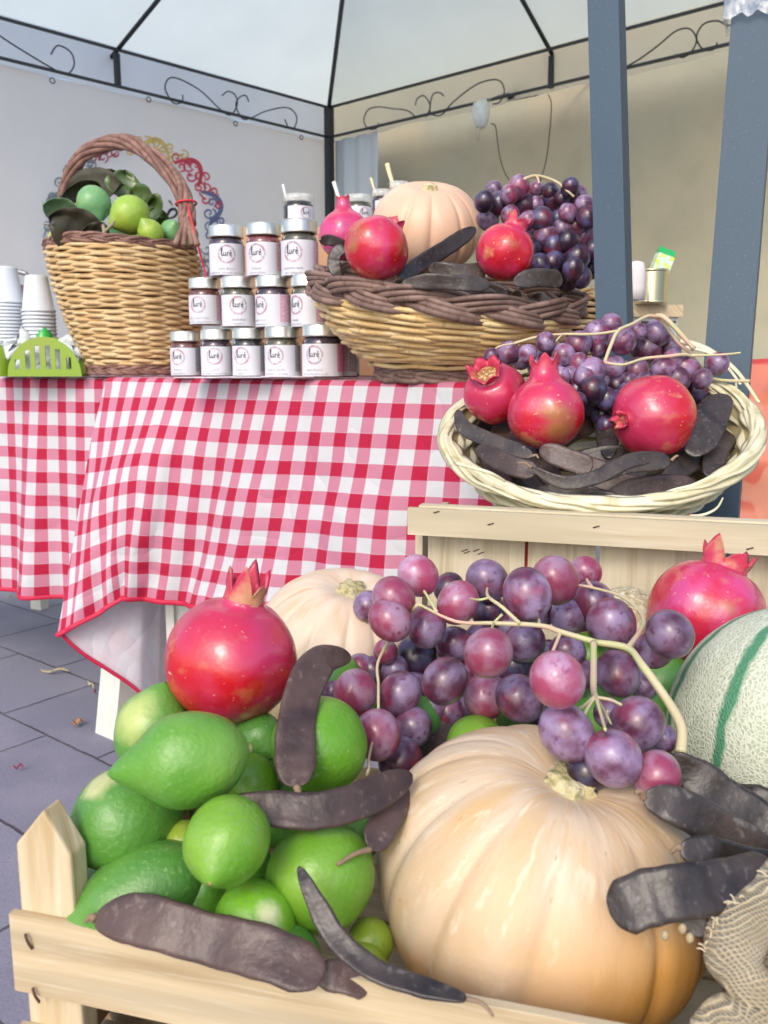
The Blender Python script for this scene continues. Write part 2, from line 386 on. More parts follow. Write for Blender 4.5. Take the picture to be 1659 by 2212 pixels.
# ================================================================ ground
def paver_mat():
    m = bpy.data.materials.new('pavers'); m.use_nodes = True; t = m.node_tree; N = t.nodes; L = t.links; b = N['Principled BSDF']
    tc = N.new('ShaderNodeTexCoord'); mp = N.new('ShaderNodeMapping'); mp.inputs['Rotation'].default_value = (0, 0, radians(38)); mp.inputs['Location'].default_value = (.18, .045, 0)
    L.new(tc.outputs['Object'], mp.inputs[0])
    br = N.new('ShaderNodeTexBrick'); br.inputs['Scale'].default_value = 1; br.inputs['Brick Width'].default_value = .36; br.inputs['Row Height'].default_value = .24
    br.inputs['Mortar Size'].default_value = .0034; br.inputs['Mortar Smooth'].default_value = .5; br.inputs['Bias'].default_value = 0
    br.inputs['Color1'].default_value = (.185, .188, .25, 1); br.inputs['Color2'].default_value = (.235, .235, .30, 1); br.inputs['Mortar'].default_value = (.055, .05, .065, 1)
    wob = N.new('ShaderNodeTexNoise'); wob.inputs['Scale'].default_value = 30; wm = N.new('ShaderNodeVectorMath'); wm.operation = 'MULTIPLY_ADD'
    wm.inputs[1].default_value = (.006, .006, 0); L.new(tc.outputs['Object'], wob.inputs['Vector']); L.new(wob.outputs['Color'], wm.inputs[0]); L.new(mp.outputs[0], wm.inputs[2])
    L.new(wm.outputs[0], br.inputs['Vector'])
    cur = br.outputs['Color']
    for sc, col, lo, hi, f in ((5, (.30, .29, .36), .45, .75, .6), (220, (.12, .11, .14), .52, .8, .7), (500, (.42, .40, .46), .62, .8, .5)):
        n = N.new('ShaderNodeTexNoise'); n.inputs['Scale'].default_value = sc; n.inputs['Detail'].default_value = 5; L.new(tc.outputs['Object'], n.inputs['Vector'])
        mr = N.new('ShaderNodeMapRange'); mr.inputs[1].default_value = lo; mr.inputs[2].default_value = hi; mr.inputs[4].default_value = f; L.new(n.outputs[0], mr.inputs[0])
        mx = N.new('ShaderNodeMixRGB'); mx.inputs[2].default_value = (*col, 1); L.new(mr.outputs[0], mx.inputs[0]); L.new(cur, mx.inputs[1]); cur = mx.outputs[0]
    L.new(cur, b.inputs['Base Color']); b.inputs['Roughness'].default_value = .75
    bn = N.new('ShaderNodeBump'); bn.inputs['Distance'].default_value = .004; bn.invert = True; L.new(br.outputs['Fac'], bn.inputs['Height'])
    n = N.new('ShaderNodeTexNoise'); n.inputs['Scale'].default_value = 180; n.inputs['Detail'].default_value = 6; L.new(tc.outputs['Object'], n.inputs['Vector'])
    b2 = N.new('ShaderNodeBump'); b2.inputs['Distance'].default_value = .002; b2.inputs['Strength'].default_value = .5; L.new(n.outputs[0], b2.inputs['Height']); L.new(bn.outputs[0], b2.inputs['Normal'])
    L.new(b2.outputs[0], b.inputs['Normal']); return m
g = MB(); g.grid([[V((-40, -40, 0)), V((40, -40, 0))], [V((-40, 60, 0)), V((40, 60, 0))]])
tag(g.build('ground', paver_mat(), None), 'grey violet stone pavers laid in courses under the market stall', 'ground', kind='structure')
DRY = mat('dry_leaf', (.42, .20, .08), .8, [(120, (.20, .09, .05), .5, .7)])
DRY2 = mat('pale_dry_leaf', (.52, .46, .30), .8, [(120, (.30, .24, .14), .5, .7)])
def litter(px, py, L, W, rot, m, lab, nm='dry_leaf', cat='leaf'):
    c = at_z(px, py, .004); g = MB(); rows = []
    for i in range(9):
        q = i/8*2-1; w_ = W*(1-q*q)**.6+.0003; row = []
        for j in (-1, -.4, .4, 1):
            x, y = q*L, j*w_; row.append(c + V((x*cos(rot)-y*sin(rot), x*sin(rot)+y*cos(rot), .004+.006*abs(j)+.004*sin(q*4))))
        rows.append(row)
    g.grid(rows); o = g.build(nm, m, None, origin=tuple(c)); sol = o.modifiers.new('solid', 'SOLIDIFY'); sol.thickness = .0008
    return tag(o, lab, cat, 'leaf litter on the pavers')
litter(118, 1455, .035, .006, .1, DRY2, 'pale crumpled dry leaf on the shaded pavers left of the table leg')
litter(168, 1567, .012, .010, .5, DRY, 'small orange leaf fragment on the pavers beside the table leg')
litter(196, 1485, .022, .0025, -.9, DRY2, 'thin pale curled leaf stalk on the pavers by the table leg')
litter(206, 1500, .010, .003, -1.2, mat('leaf_wine', (.16, .03, .04), .7), 'dark red leaf scrap at the end of the pale stalk')
litter(40, 1664, .009, .003, .3, mat('petal', (.30, .03, .10), .7), 'tiny dark pink petal on the pavers at the far left')
litter(22, 1294, .012, .003, .2, DRY2, 'tiny pale leaf scrap on the pavers below the left cloth hem')
# ================================================================ gazebo
ZL = 2.1; ZU = 2.265
def on_z(px, py, z): return at_z(px, py, z)
K0 = on_z(711, 297, ZL)
uL = (on_z(0, 125, ZL)-K0); uR = (on_z(1575, 95, ZL)-K0); uL.z = uR.z = 0; uL.normalize(); uR.normalize()
SL, SR = 2.9, 2.9
MET = mat('dark_metal', (.018, .022, .028), .45, [(40, (.05, .05, .055), .6, .8)], (300, .1, .0005))
apex = V((-.03, 3.45, 2.98))
gz = thing('gazebo', 'white gazebo canopy on a dark metal frame with scrollwork rails', 'gazebo', (K0.x, K0.y, 0))
def lift(p, z): return V((p.x, p.y, z))
K1 = K0+uL*SL; K2 = K0+uR*SR; K3 = K0+uL*SL+uR*SR
UP = V((0, 0, 1))
for P in (K0, K1, K2, K3):
    if P is K3: continue
    g = MB(); g.box((P.x, P.y, ZU/2), (.021, .021, ZU/2), (uL, V((-uL.y, uL.x, 0)), UP)); g.build('post', MET, gz, False, mods=.003)
for A, u, Ln, nin in ((K0, uL, SL, uR), (K0, uR, SR, uL)):
    for z in (ZL, ZU):
        g = MB(); c = lift(A+u*(Ln/2), z); g.box(c, (Ln/2-.022, .006, .006), (u, V((-u.y, u.x, 0)), UP)); g.build('rail', MET, gz, False)
mids = []
for A, u, pxs in ((K0, uL, (255, 190)), (K0, uR, (1190, 195))):
    p = on_z(*pxs, ZL); mids.append(p)
    g = MB(); g.box(lift(p, (ZL+ZU)/2), (.012, .012, (ZU-ZL)/2-.01), (u, V((-u.y, u.x, 0)), UP)); g.build('bracket', MET, gz, False)
    e = (lift(p, ZU)-apex)
    g = MB(); g.tube([apex, lift(p, ZU)+e*.085], .0105, 10); g.build('rafter', MET, gz)
g = MB(); g.tube([apex, lift(K0, ZU)], .0125, 10); g.build('rafter', MET, gz)
for P in (K1, K2):
    g = MB(); g.tube([apex, lift(P, ZU)], .0125, 10); g.build('rafter', MET, gz)
nL = V((-uL.y, uL.x, 0)); nR = V((-uR.y, uR.x, 0))
def scroll(pl, side):
    n, p0 = (nL, K0) if side == 'L' else (nR, K0)
    P = crom([at_pl(x, y, p0, n) for x, y in pl], 7); g = MB(); g.tube(P, .0036, 6); g.build('scroll', MET, gz)
h = lambda L_, ox=0: [(ox+x/2, y/2) for x, y in L_]
scroll(h([(790, 410), (785, 440), (750, 445), (715, 390), (720, 350), (745, 335), (790, 348), (870, 395), (960, 480), (1000, 495), (1025, 450), (1015, 410), (985, 395), (960, 412)]), 'L')
scroll(h([(1075, 440), (1060, 412), (1030, 425), (1020, 460), (1045, 510), (1080, 512), (1150, 480), (1240, 465), (1280, 500), (1275, 545), (1250, 555), (1230, 515)]), 'L')
scroll(h([(-40, 120), (0, 155), (100, 220), (235, 300), (290, 320), (320, 280), (305, 225), (250, 197), (220, 235)]), 'L')
scroll(h([(1635, 530), (1625, 555), (1590, 555), (1572, 520), (1590, 475), (1635, 462), (1700, 470), (1760, 478), (1800, 510)]), 'R')
scroll(h([(135, 455), (145, 425), (175, 415), (200, 460), (180, 505)], 829.5), 'R')
scroll(h([(258, 415), (240, 400), (210, 410), (198, 470), (210, 495), (250, 495), (300, 440), (400, 365), (490, 345), (520, 390), (500, 440), (470, 450)], 829.5), 'R')
scroll(h([(900, 380), (960, 330), (1080, 270), (1180, 200), (1260, 135), (1320, 125), (1350, 170), (1330, 220), (1290, 248), (1260, 235)], 829.5), 'R')
scroll(h([(1440, 185), (1420, 215), (1375, 210), (1350, 160), (1380, 105), (1440, 90), (1500, 110), (1600, 60)], 829.5), 'R')
def canvas_mat(name, col, tr=.5, layers=()):
    m = bpy.data.materials.new(name); m.use_nodes = True; t = m.node_tree; N = t.nodes; L = t.links; b = N['Principled BSDF']
    b.inputs['Base Color'].default_value = (*col, 1); b.inputs['Roughness'].default_value = .8; b.inputs['Specular IOR Level'].default_value = .2
    tl = N.new('ShaderNodeBsdfTranslucent'); tl.inputs[0].default_value = (*col, 1); mx = N.new('ShaderNodeMixShader'); mx.inputs[0].default_value = tr
    tc = N.new('ShaderNodeTexCoord'); n = N.new('ShaderNodeTexNoise'); n.inputs['Scale'].default_value = 2.2; n.inputs['Detail'].default_value = 4; L.new(tc.outputs['Object'], n.inputs['Vector'])
    bp = N.new('ShaderNodeBump'); bp.inputs['Distance'].default_value = .03; bp.inputs['Strength'].default_value = .35; L.new(n.outputs[0], bp.inputs['Height']); L.new(bp.outputs[0], b.inputs['Normal'])
    hs = N.new('ShaderNodeMapRange'); hs.inputs[1].default_value = .3; hs.inputs[2].default_value = .75; hs.inputs[3].default_value = .93; hs.inputs[4].default_value = 1.03
    vm = N.new('ShaderNodeVectorMath'); vm.operation = 'SCALE'; vm.inputs[0].default_value = col; L.new(n.outputs[0], hs.inputs[0]); L.new(hs.outputs[0], vm.inputs['Scale']); L.new(vm.outputs[0], b.inputs['Base Color']); L.new(vm.outputs[0], tl.inputs[0])
    L.new(b.outputs[0], mx.inputs[1]); L.new(tl.outputs[0], mx.inputs[2]); L.new(mx.outputs[0], N['Material Output'].inputs[0]); return m
ROOF = canvas_mat('roof_canvas', (.84, .90, .84), .75)
VAL = canvas_mat('valance_canvas', (.96, .95, .91), .8)
oL = -nL if (-nL).dot(K0-apex) > 0 else nL; oR = -nR if (-nR).dot(K0-apex) > 0 else nR
zt = ZU+.035
KK = K0+(oL+oR)*.06; KA = K1+(oL-oR)*.06; KB = K2+(oR-oL)*.06; KC = K3-(oL+oR)*.06
ap = apex+V((0, 0, .05))
g = MB()
for a, b in ((KA, KK), (KK, KB), (KB, KC), (KC, KA)):
    rows = []
    for i in range(13):
        q = i/12; row = []
        for j in range(25):
            e = lift(a.lerp(b, j/24), zt); p = e.lerp(ap, q); p.z -= .05*sin(pi*q)*sin(pi*j/24)*(1-q); row.append(p)
        rows.append(row)
    g.grid(rows)
g.build('canopy', ROOF, gz)
for a, b, nn in ((KA, KK, 'L'), (KK, KB, 'R')):
    g = MB(); rows = []
    for i in range(7):
        row = []
        for j in range(61):
            p = a.lerp(b, j/60); o = (oL if nn == 'L' else oR)*(.012*sin(j*.9)*(i/6)); row.append(lift(p, zt-(zt-ZL+.012+.006*sin(j*.37))*i/6)+o)
        rows.append(row)
    g.grid(rows); g.build('valance', VAL, gz)
# ---------------- side curtain with printed ring
CUR = canvas_mat('curtain_canvas', (.97, .90, .81), .68)
pc = K0+oL*.035
g = MB(); rows = []
for i in range(30):
    z = ZL-.015-(ZL-.07)*i/29; row = []
    for j in range(90):
        q = j/89*2.8; p = pc+uL*(q-.03); sag = -.05*(abs(sin(pi*(q+.15)/.42)))**.7*0; row.append(lift(p, z+sag*(1-i/29))+oL*(.006*sin(q*5+i*.05)+.004*sin(q*13)*(i/29)))
    rows.append(row)
cur = thing('side_curtain', 'pale grey canvas side curtain with a coloured scroll ring printed on it', 'curtain', (pc.x, pc.y, 0))
g.grid(rows); g.build('canvas', CUR, cur)
for k, (x, y) in enumerate(((113, 174), (321, 215), (509, 267), (651, 297))):
    c = at_pl(x, y, pc-oL*.012, nL); g = MB(); g.tube([c+uL*(.012*cos(a*pi/6))+UP*(.012*sin(a*pi/6)) for a in range(12)], .0025, 6, closed=True)
    g.build('eyelet', MET, cur)
def print_strokes(strokes, m, name, plane=(pc-oL*.022)):
    g = MB()
    for pl, w0, w1 in strokes:
        P = crom([at_pl(x, y, plane, nL) for x, y in pl], 6); k = len(P)
        vs = []; 
        for i, p in enumerate(P):
            t = (P[min(i+1, k-1)]-P[max(i-1, 0)]).normalized(); s_ = t.cross(nL).normalized(); q = i/(k-1)
            hw = m_of(w0+(w1-w0)*q, (p-CAM).dot(CF))/2*(.35+.65*sin(pi*min(1, q*1.0+.0))**.5); vs += [p+s_*hw, p-s_*hw]
        g.add(vs, [(2*i, 2*i+1, 2*i+3, 2*i+2) for i in range(k-1)])
    return g.build(name, m, cur, False)
cx, cy, RI, RO = 290, 490, 152, 200
def spiral(x, y, r, a, turns=1.3, sg=1): return [(x+r*(1-q*.85)*cos(a+sg*q*turns*2*pi), y+r*(1-q*.85)*sin(a+sg*q*turns*2*pi)) for q in [i/9 for i in range(10)]]
cols = {'gold': (.60, .46, .16), 'red': (.55, .06, .10), 'wine': (.33, .07, .11), 'blue': (.13, .16, .33), 'slate': (.19, .24, .28)}
rs = random.Random(5); bank = {k: [] for k in cols}
def colour_at(a):
    a = a % 360
    if 62 <= a < 96: return 'gold'
    if 20 <= a < 62: return 'red'
    if -1 <= a < 20 or a > 345: return 'blue'
    if 96 <= a < 130: return 'wine'
    return 'slate'
for k in range(104):
    A = k*360/104; rr = (RI+12, RO-12, (RI+RO)/2)[k % 3]; a = radians(A); x, y = cx+rr*cos(a), cy-rr*sin(a)
    c = colour_at(A + (0 if k % 4 else 12)); bank[c].append((spiral(x, y, rs.uniform(9, 14), rs.uniform(0, 6), rs.uniform(1, 1.4), rs.choice((-1, 1))), 5, 3.5))
    if k % 2 == 0:
        x2, y2 = cx+(rr+rs.uniform(-14, 14))*cos(a+.12), cy-(rr+rs.uniform(-14, 14))*sin(a+.12)
        bank[c].append(([(x, y), ((x+x2)/2+rs.uniform(-6, 6), (y+y2)/2+rs.uniform(-6, 6)), (x2, y2)], 5, 4))
for k in range(12):                                                            # the bold arches
    A = k*30+15; a = radians(A); c = colour_at(A); P = []
    for i in range(9):
        q = i/8; aa = a+radians(13)*(q*2-1); rr = RI+10+(RO-RI-16)*sin(pi*q); P.append((cx+rr*cos(aa), cy-rr*sin(aa)))
    bank[c].append((P, 11, 11))
for c, st in bank.items():
    if st: print_strokes(st, mat('print_'+c, cols[c], .8), 'ring_print')
BLK = mat('print_black', (.02, .015, .02), .7)
print_strokes([([(360, 486), (362, 462), (374, 456), (384, 466), (380, 478), (368, 470), (370, 452), (380, 448)], 0, 0)], BLK, 'lettering') if 0 else None
print_strokes([([(363, 472), (375, 469), (382, 461), (378, 452), (368, 454), (361, 468), (364, 484), (376, 487), (385, 480)], 6, 6), ([(364, 433), (369, 438), (373, 445)], 5, 3),
               ([(205, 480), (212, 430), (222, 405), (230, 415), (220, 450), (214, 490), (222, 510)], 6, 5), ([(245, 460), (246, 490), (262, 492), (272, 462)], 6, 5), ([(272, 462), (275, 490), (282, 495)], 5, 4),
               ([(305, 460), (308, 495)], 6, 5), ([(309, 475), (320, 460), (332, 462)], 5, 4)], BLK, 'lettering')
# corner strip of curtain on the right side
STR = mat('curtain_strip', (.52, .60, .68), .8, [(2, (.58, .63, .68), .4, .7)])
g = MB(); rows = []; pr0 = K0+oR*.05; wR = .34
for i in range(12):
    z = ZL-.01-(ZL-.07)*i/11; rows.append([lift(pr0+uR*(wR*j/14), z)+oR*(.012*sin(j*1.3)) for j in range(15)])
g.grid(rows); tag(g.build('corner_curtain', STR, None, origin=(pr0.x, pr0.y, 0)), 'narrow bluish strip of gathered curtain just right of the gazebo corner post', 'curtain')
# ---------------- beige wall behind the right side
WALL = mat('beige_render', (.45, .41, .29), .85, [(1.1, (.39, .39, .29), .40, .62, 4), (6, (.37, .34, .24), .5, .8, 5), (1.7, (.50, .43, .29), .52, .75)], (60, .3, .003), bump2=(8, .2, .01))
g = MB(); pw = K0+oR*.45-uR*.9; g.box(lift(pw+uR*3.2, 1.6), (3.3, .1, 1.6), (uR, nR, UP)); 
tag(g.build('rendered_wall', WALL, None, False, origin=(pw.x, pw.y, 0)), 'beige rendered wall standing behind the open right side of the gazebo', 'wall')
# ---------------- cable and taped plug
dC = (at_pl(1040, 250, K0, nR)-CAM).dot(CF)-.05
WHT = mat('white_tape', (.72, .78, .76), .4, [(40, (.62, .70, .68), .45, .6)], (60, .5, .004), coat=.3)
t = thing('power_adapter', 'white taped power adapter hanging from the right gazebo rail', 'power adapter', at(1040, 250, dC))
g = MB(); g.tube([at(x, y, dC) for x, y in ((1046, 216), (1040, 228), (1038, 245), (1040, 262), (1038, 274))], [m_of(q, dC)/2 for q in (18, 46, 54, 42, 26)], 14, flat=.7); 
for p in g.v: p += V((nz3(p, 40), nz3(p+V((3, 0, 0)), 40), nz3(p+V((0, 5, 0)), 40)))*.006
g.build('taped_body', WHT, t)
g = MB(); g.tube([at(1037, 272, dC), at(1035, 285, dC), at(1034, 302, dC)], [.012, .012, .008], 10, flat=.6); g.build('prong', mat('clear_grey', (.45, .45, .36), .4), t)
BLKC = mat('black_cable', (.02, .018, .016), .5)
g = MB(); P = [(1060, 267), (1070, 272), (1074, 300), (1080, 340), (1090, 372), (1101, 390)]
g.tube(crom([at(x, y, dC) for x, y in P], 8), .0028, 6)
o = g.build('black_cable', BLKC, None, origin=tuple(at(1070, 272, dC))); tag(o, 'thin black cable hanging in a loop below the taped adapter', 'cable')
g = MB(); P = [(1184, 204), (1190, 218), (1191, 240), (1187, 290), (1180, 345), (1168, 388), (1160, 410)]; g.tube(crom([at(x, y, dC) for x, y in P], 8), .0028, 6)
o = g.build('black_cable', BLKC, None, origin=tuple(at(1190, 218, dC))); tag(o, 'thin black cable dropping from the black lamp bar on the right rail', 'cable')
g = MB(); g.tube(crom([at(x, y, dC) for x, y in ((1048, 222), (1075, 208), (1110, 200), (1190, 190), (1267, 172), (1370, 145), (1480, 104), (1600, 84))], 8), .0045, 6)
o = g.build('grey_cable', mat('grey_cable', (.30, .30, .32), .5), None, origin=tuple(at(1190, 190, dC))); tag(o, 'grey power cable lying along the lower right gazebo rail', 'cable')
g = MB(); a, b = at(1097, 213, dC), at(1172, 198, dC); g.tube([a, a.lerp(b, .06), a.lerp(b, .12), b.lerp(a, .15), b], [.012, .022, .030, .030, .010], 12, flat=.45)
o = g.build('lamp_bar', BLKC, None, origin=tuple(a)); tag(o, 'black bar lamp strapped on the right gazebo rail', 'lamp')
# ================================================================ blue posts
BLUE = mat('blue_grey_paint', (.024, .060, .100), .55, [(3, (.020, .048, .080), .4, .7), (300, (.06, .095, .13), .6, .8)], (400, .15, .0006))
def steel_post(p_top, p_bot, d, wpx, wside, yaw, lab):
    a, b = at(*p_top, d), at(*p_bot, d); ax = (a-b).normalized(); f = V((cos(yaw), -sin(yaw), 0)); f = (f-ax*f.dot(ax)).normalized(); s_ = ax.cross(f).normalized()
    b = b - ax*(b.z/ax.z)
    g = MB(); c = (a+b)/2; g.box(c, (m_of(wpx, d)/2, m_of(wside, d)/2, (a-b).length/2), (f, s_, ax)); o = g.build('steel_post', BLUE, None, False, mods=.002, origin=(b.x, b.y, 0)); return tag(o, lab, 'post', 'blue grey steel posts')
steel_post((1308, -60), (1340, 1150), 1.16, 66, 60, radians(30), 'straight blue grey square steel post rising behind the grapes of the high basket')
steel_post((1640, -60), (1545, 1130), 1.16, 92, 66, radians(26), 'leaning blue grey square steel post at the right with clear film wrapped round its top')
FILM = mat('clear_film', (.75, .82, .88), .12, [(60, (.35, .45, .6), .45, .6)], (35, 1, .01), coat=1)
FILM.node_tree.nodes['Principled BSDF'].inputs['Alpha'].default_value = .38
g = MB(); rows = []
for i in range(13):
    y = -50+i*8; row = []
    for j in range(40):
        a = 2*pi*j/40; c = at(1640-7.6*(i/12)-5, y, 1.16); x = cos(a); yy = sin(a); k = max(abs(x), abs(yy)); rr = .036/k*(1+.06*sin(j*2.3+i))
        f = V((cos(radians(26)), -sin(radians(26)), 0)); s_ = V((sin(radians(26)), cos(radians(26)), 0)); row.append(c+f*(x*rr)+s_*(yy*rr*.85)+UP*(.004*sin(j*1.7+i*2)))
    rows.append(row)
g.grid(rows, closed=True); o = g.build('plastic_film', FILM, None, origin=tuple(at(1630, 0, 1.16))); tag(o, 'crinkled clear plastic film wrapped round the top of the leaning post', 'plastic film')
# ================================================================ tables and gingham cloths
def gingham():
    m = bpy.data.materials.new('gingham'); m.use_nodes = True; t = m.node_tree; N = t.nodes; L = t.links; b = N['Principled BSDF']
    uv = N.new('ShaderNodeUVMap'); sp = N.new('ShaderNodeSeparateXYZ'); L.new(uv.outputs[0], sp.inputs[0])
    def mth(op, a, b_=None, c=None):
        n = N.new('ShaderNodeMath'); n.operation = op
        for i, v in enumerate((a, b_, c)):
            if v is None: continue
            if isinstance(v, (int, float)): n.inputs[i].default_value = v
            else: L.new(v, n.inputs[i])
        return n.outputs[0]
    PER = .051
    def stripe(s): return mth('LESS_THAN', mth('FRACT', mth('DIVIDE', s, PER)), .48)
    su, sv_ = stripe(sp.outputs[0]), stripe(sp.outputs[1]); sm = mth('ADD', su, sv_)
    # woven twill grain inside the half-tone squares, and a dotted white thread at the stripe borders
    tw = mth('FRACT', mth('MULTIPLY', mth('ADD', sp.outputs[0], sp.outputs[1]), 620)); tws = mth('MULTIPLY_ADD', tw, .25, .62)
    r = N.new('ShaderNodeMixRGB'); r.inputs[1].default_value = (.64, .66, .69, 1); r.inputs[2].default_value = (.58, .225, .325, 1); L.new(mth('MINIMUM', sm, 1), r.inputs[0])
    hv = N.new('ShaderNodeMixRGB'); hv.inputs[2].default_value = (.47, .012, .055, 1); L.new(mth('MAXIMUM', mth('SUBTRACT', sm, 1), 0), hv.inputs[0]); L.new(r.outputs[0], hv.inputs[1])
    def edge(s, o):
        f = mth('FRACT', mth('DIVIDE', s, PER)); e = mth('LESS_THAN', mth('ABSOLUTE', mth('SUBTRACT', f, .48)), .014)
        return mth('MULTIPLY', e, mth('LESS_THAN', mth('FRACT', mth('MULTIPLY', o, 330)), .5))
    ed = mth('MULTIPLY', mth('MAXIMUM', edge(sp.outputs[0], sp.outputs[1]), edge(sp.outputs[1], sp.outputs[0])), mth('GREATER_THAN', sm, .5))
    e2 = N.new('ShaderNodeMixRGB'); e2.inputs[2].default_value = (.68, .60, .64, 1); L.new(mth('MULTIPLY', ed, .8), e2.inputs[0]); L.new(hv.outputs[0], e2.inputs[1])
    vm = N.new('ShaderNodeMixRGB'); vm.blend_type = 'MULTIPLY'; vm.inputs[0].default_value = .25; L.new(e2.outputs[0], vm.inputs[1]); L.new(tws, vm.inputs[2])
    ge = N.new('ShaderNodeNewGeometry'); bk = N.new('ShaderNodeMixRGB'); fd = N.new('ShaderNodeMixRGB'); fd.inputs[0].default_value = .88; fd.inputs[2].default_value = (.64, .62, .67, 1); L.new(vm.outputs[0], fd.inputs[1])
    L.new(ge.outputs['Backfacing'], bk.inputs[0]); L.new(vm.outputs[0], bk.inputs[1]); L.new(fd.outputs[0], bk.inputs[2])
    L.new(bk.outputs[0], b.inputs['Base Color']); b.inputs['Roughness'].default_value = .75; b.inputs['Specular IOR Level'].default_value = .25; b.inputs['Sheen Weight'].default_value = .1
    tc = N.new('ShaderNodeTexCoord')
    w_ = N.new('ShaderNodeTexNoise'); w_.inputs['Scale'].default_value = 4; w_.inputs['Detail'].default_value = 2; w_.inputs['Distortion'].default_value = 1.2; L.new(tc.outputs['Object'], w_.inputs['Vector'])
    rd = mth('ABSOLUTE', mth('SUBTRACT', w_.outputs[0], .5)); bn = N.new('ShaderNodeBump'); bn.inputs['Distance'].default_value = .05; bn.inputs['Strength'].default_value = .24; L.new(mth('POWER', rd, .7), bn.inputs['Height'])
    w2 = N.new('ShaderNodeTexNoise'); w2.inputs['Scale'].default_value = 1300; L.new(tc.outputs['Object'], w2.inputs['Vector'])
    b2 = N.new('ShaderNodeBump'); b2.inputs['Distance'].default_value = .0005; b2.inputs['Strength'].default_value = .4; L.new(w2.outputs[0], b2.inputs['Height']); L.new(bn.outputs[0], b2.inputs['Normal']); L.new(b2.outputs[0], b.inputs['Normal'])
    tl = N.new('ShaderNodeBsdfTranslucent'); L.new(bk.outputs[0], tl.inputs[0]); mx = N.new('ShaderNodeMixShader'); mx.inputs[0].default_value = .15
    L.new(b.outputs[0], mx.inputs[1]); L.new(tl.outputs[0], mx.inputs[2]); L.new(mx.outputs[0], N['Material Output'].inputs[0])
    return m
GING = gingham(); HEM = mat('red_hem', (.50, .010, .055), .6)
PLW = mat('white_plastic', (.66, .67, .62), .4, [(6, (.58, .58, .52), .45, .7)], (200, .1, .0005))
ZT = .75
TC = V((-.551, 1.72, ZT)); tu = V((.797, -.604, 0)); tb = V((.604, .797, 0)); tn = -tb; TL = .98          # corner, right, back, outward
def interp(x, tab):
    for (a, u), (b, v_) in zip(tab, tab[1:]):
        if x <= b: q = max(0, (x-a)/(b-a)); q = q*q*(3-2*q) if len(tab) > 99 else q; return u.lerp(v_, q) if isinstance(u, Vector) else u+(v_-u)*q
    return tab[-1][1]
HB = [(0, at(133, 1370, 1.60)), (.07, at(163, 1352, 1.585)), (.14, at(215, 1318, 1.585)), (.21, at(268, 1290, 1.60)), (.28, at(320, 1292, 1.62)), (.36, at(375, 1306, 1.60)), (.45, at(440, 1314, 1.56))]
def hemp(c):
    if c < .45: return interp(c, HB)
    p = TC+tu*c; q = (c-.45)/(TL-.45); s0 = HB[-1][1]; e0 = (TC+tu*.45); off = (s0-e0); return p + V((off.x*(1-q)+tn.x*.03*q, off.y*(1-q)+tn.y*.03*q, off.z*(1-q)-.34*q))
tabA = thing('folding_table', 'white plastic table under the front gingham cloth', 'table', (TC+tu*.5+tb*.35)-UP*ZT)
g = MB(); g.box(TC+tu*(TL/2)+tb*.36-UP*.018, (TL/2-.01, .345, .0150), (tu, tb, UP)); g.build('tabletop', PLW, tabA, False, mods=.004)
lg = at_z(236, 1583, 0)
for k, p in enumerate((lg, TC+tu*.90+tb*.12)):
    sl_ = V((.095, .02, .713)).normalized() if k == 0 else UP; pm_ = V((p.x, p.y, 0))+sl_*.36
    g = MB(); g.box(pm_, (.024, .018, .36), (tu, tb, sl_)); g.box(pm_+tu*.034+tb*.02, (.0095, .038, .36), (tu, tb, sl_)); g.build('leg', PLW, tabA, False, mods=.003)
q0 = at(425, 1400, 1.74)
g = MB(); g.box(V((q0.x, q0.y, .365)), (.055, .015, .365), (CR, V((0, 1, 0)), UP)); g.box(V((q0.x-.045, q0.y-.022, .365)), (.008, .006, .365), (CR, V((0, 1, 0)), UP)); g.build('leg', PLW, tabA, False, mods=.004)
ca = thing('tablecloth', 'red and white gingham tablecloth whose corner hangs low and shows its pale underside', 'tablecloth', TC, 'gingham tablecloths')
g = MB(); rows = []; uvs = []; NC = 200; DR = .40
def fold(c, t): return tn*(.012*t*sin(2*pi*c/.23+.8)*(1 if c < .5 else .6) + .004*t*sin(2*pi*c/.083+2*t) + .035*sin(pi*t)*exp(-((c-.17)/.12)**2)) + UP*0
for i in range(6):                                                               # top of the table
    q = 1-i/6; rows.append([TC+UP*.003+tu*(TL*j/NC)+tb*(.70*q+.012) for j in range(NC+1)]); uvs.append([(TL*j/NC, .70*q+.02) for j in range(NC+1)])
for k in range(1, 5):                                                            # the rounded edge
    a = pi/2*k/5; rows.append([TC+tu*(TL*j/NC)+tb*(.012-.014*sin(a))+UP*(-.006+.009*cos(a)) for j in range(NC+1)]); uvs.append([(TL*j/NC, .02-.02*k/5) for j in range(NC+1)])
NR = 56
for i in range(NR+1):
    t = i/NR; row = []; u = []
    for j in range(NC+1):
        c = TL*j/NC; a = TC+tu*c-UP*.006+tn*.003; b = hemp(c); p = a.lerp(b, t) + fold(c, t)
        p += tn*(.010*noise.noise(V((c*5+t*1.5, t*2.2, 3)))*min(1, t*3))
        e = t*DR*1.02; row.append(p); u.append((c - t*(.02+.10*exp(-c/.30)) , -e))
    rows.append(row); uvs.append(u)
g.grid([list(reversed(r)) for r in rows], [list(reversed(r)) for r in uvs])
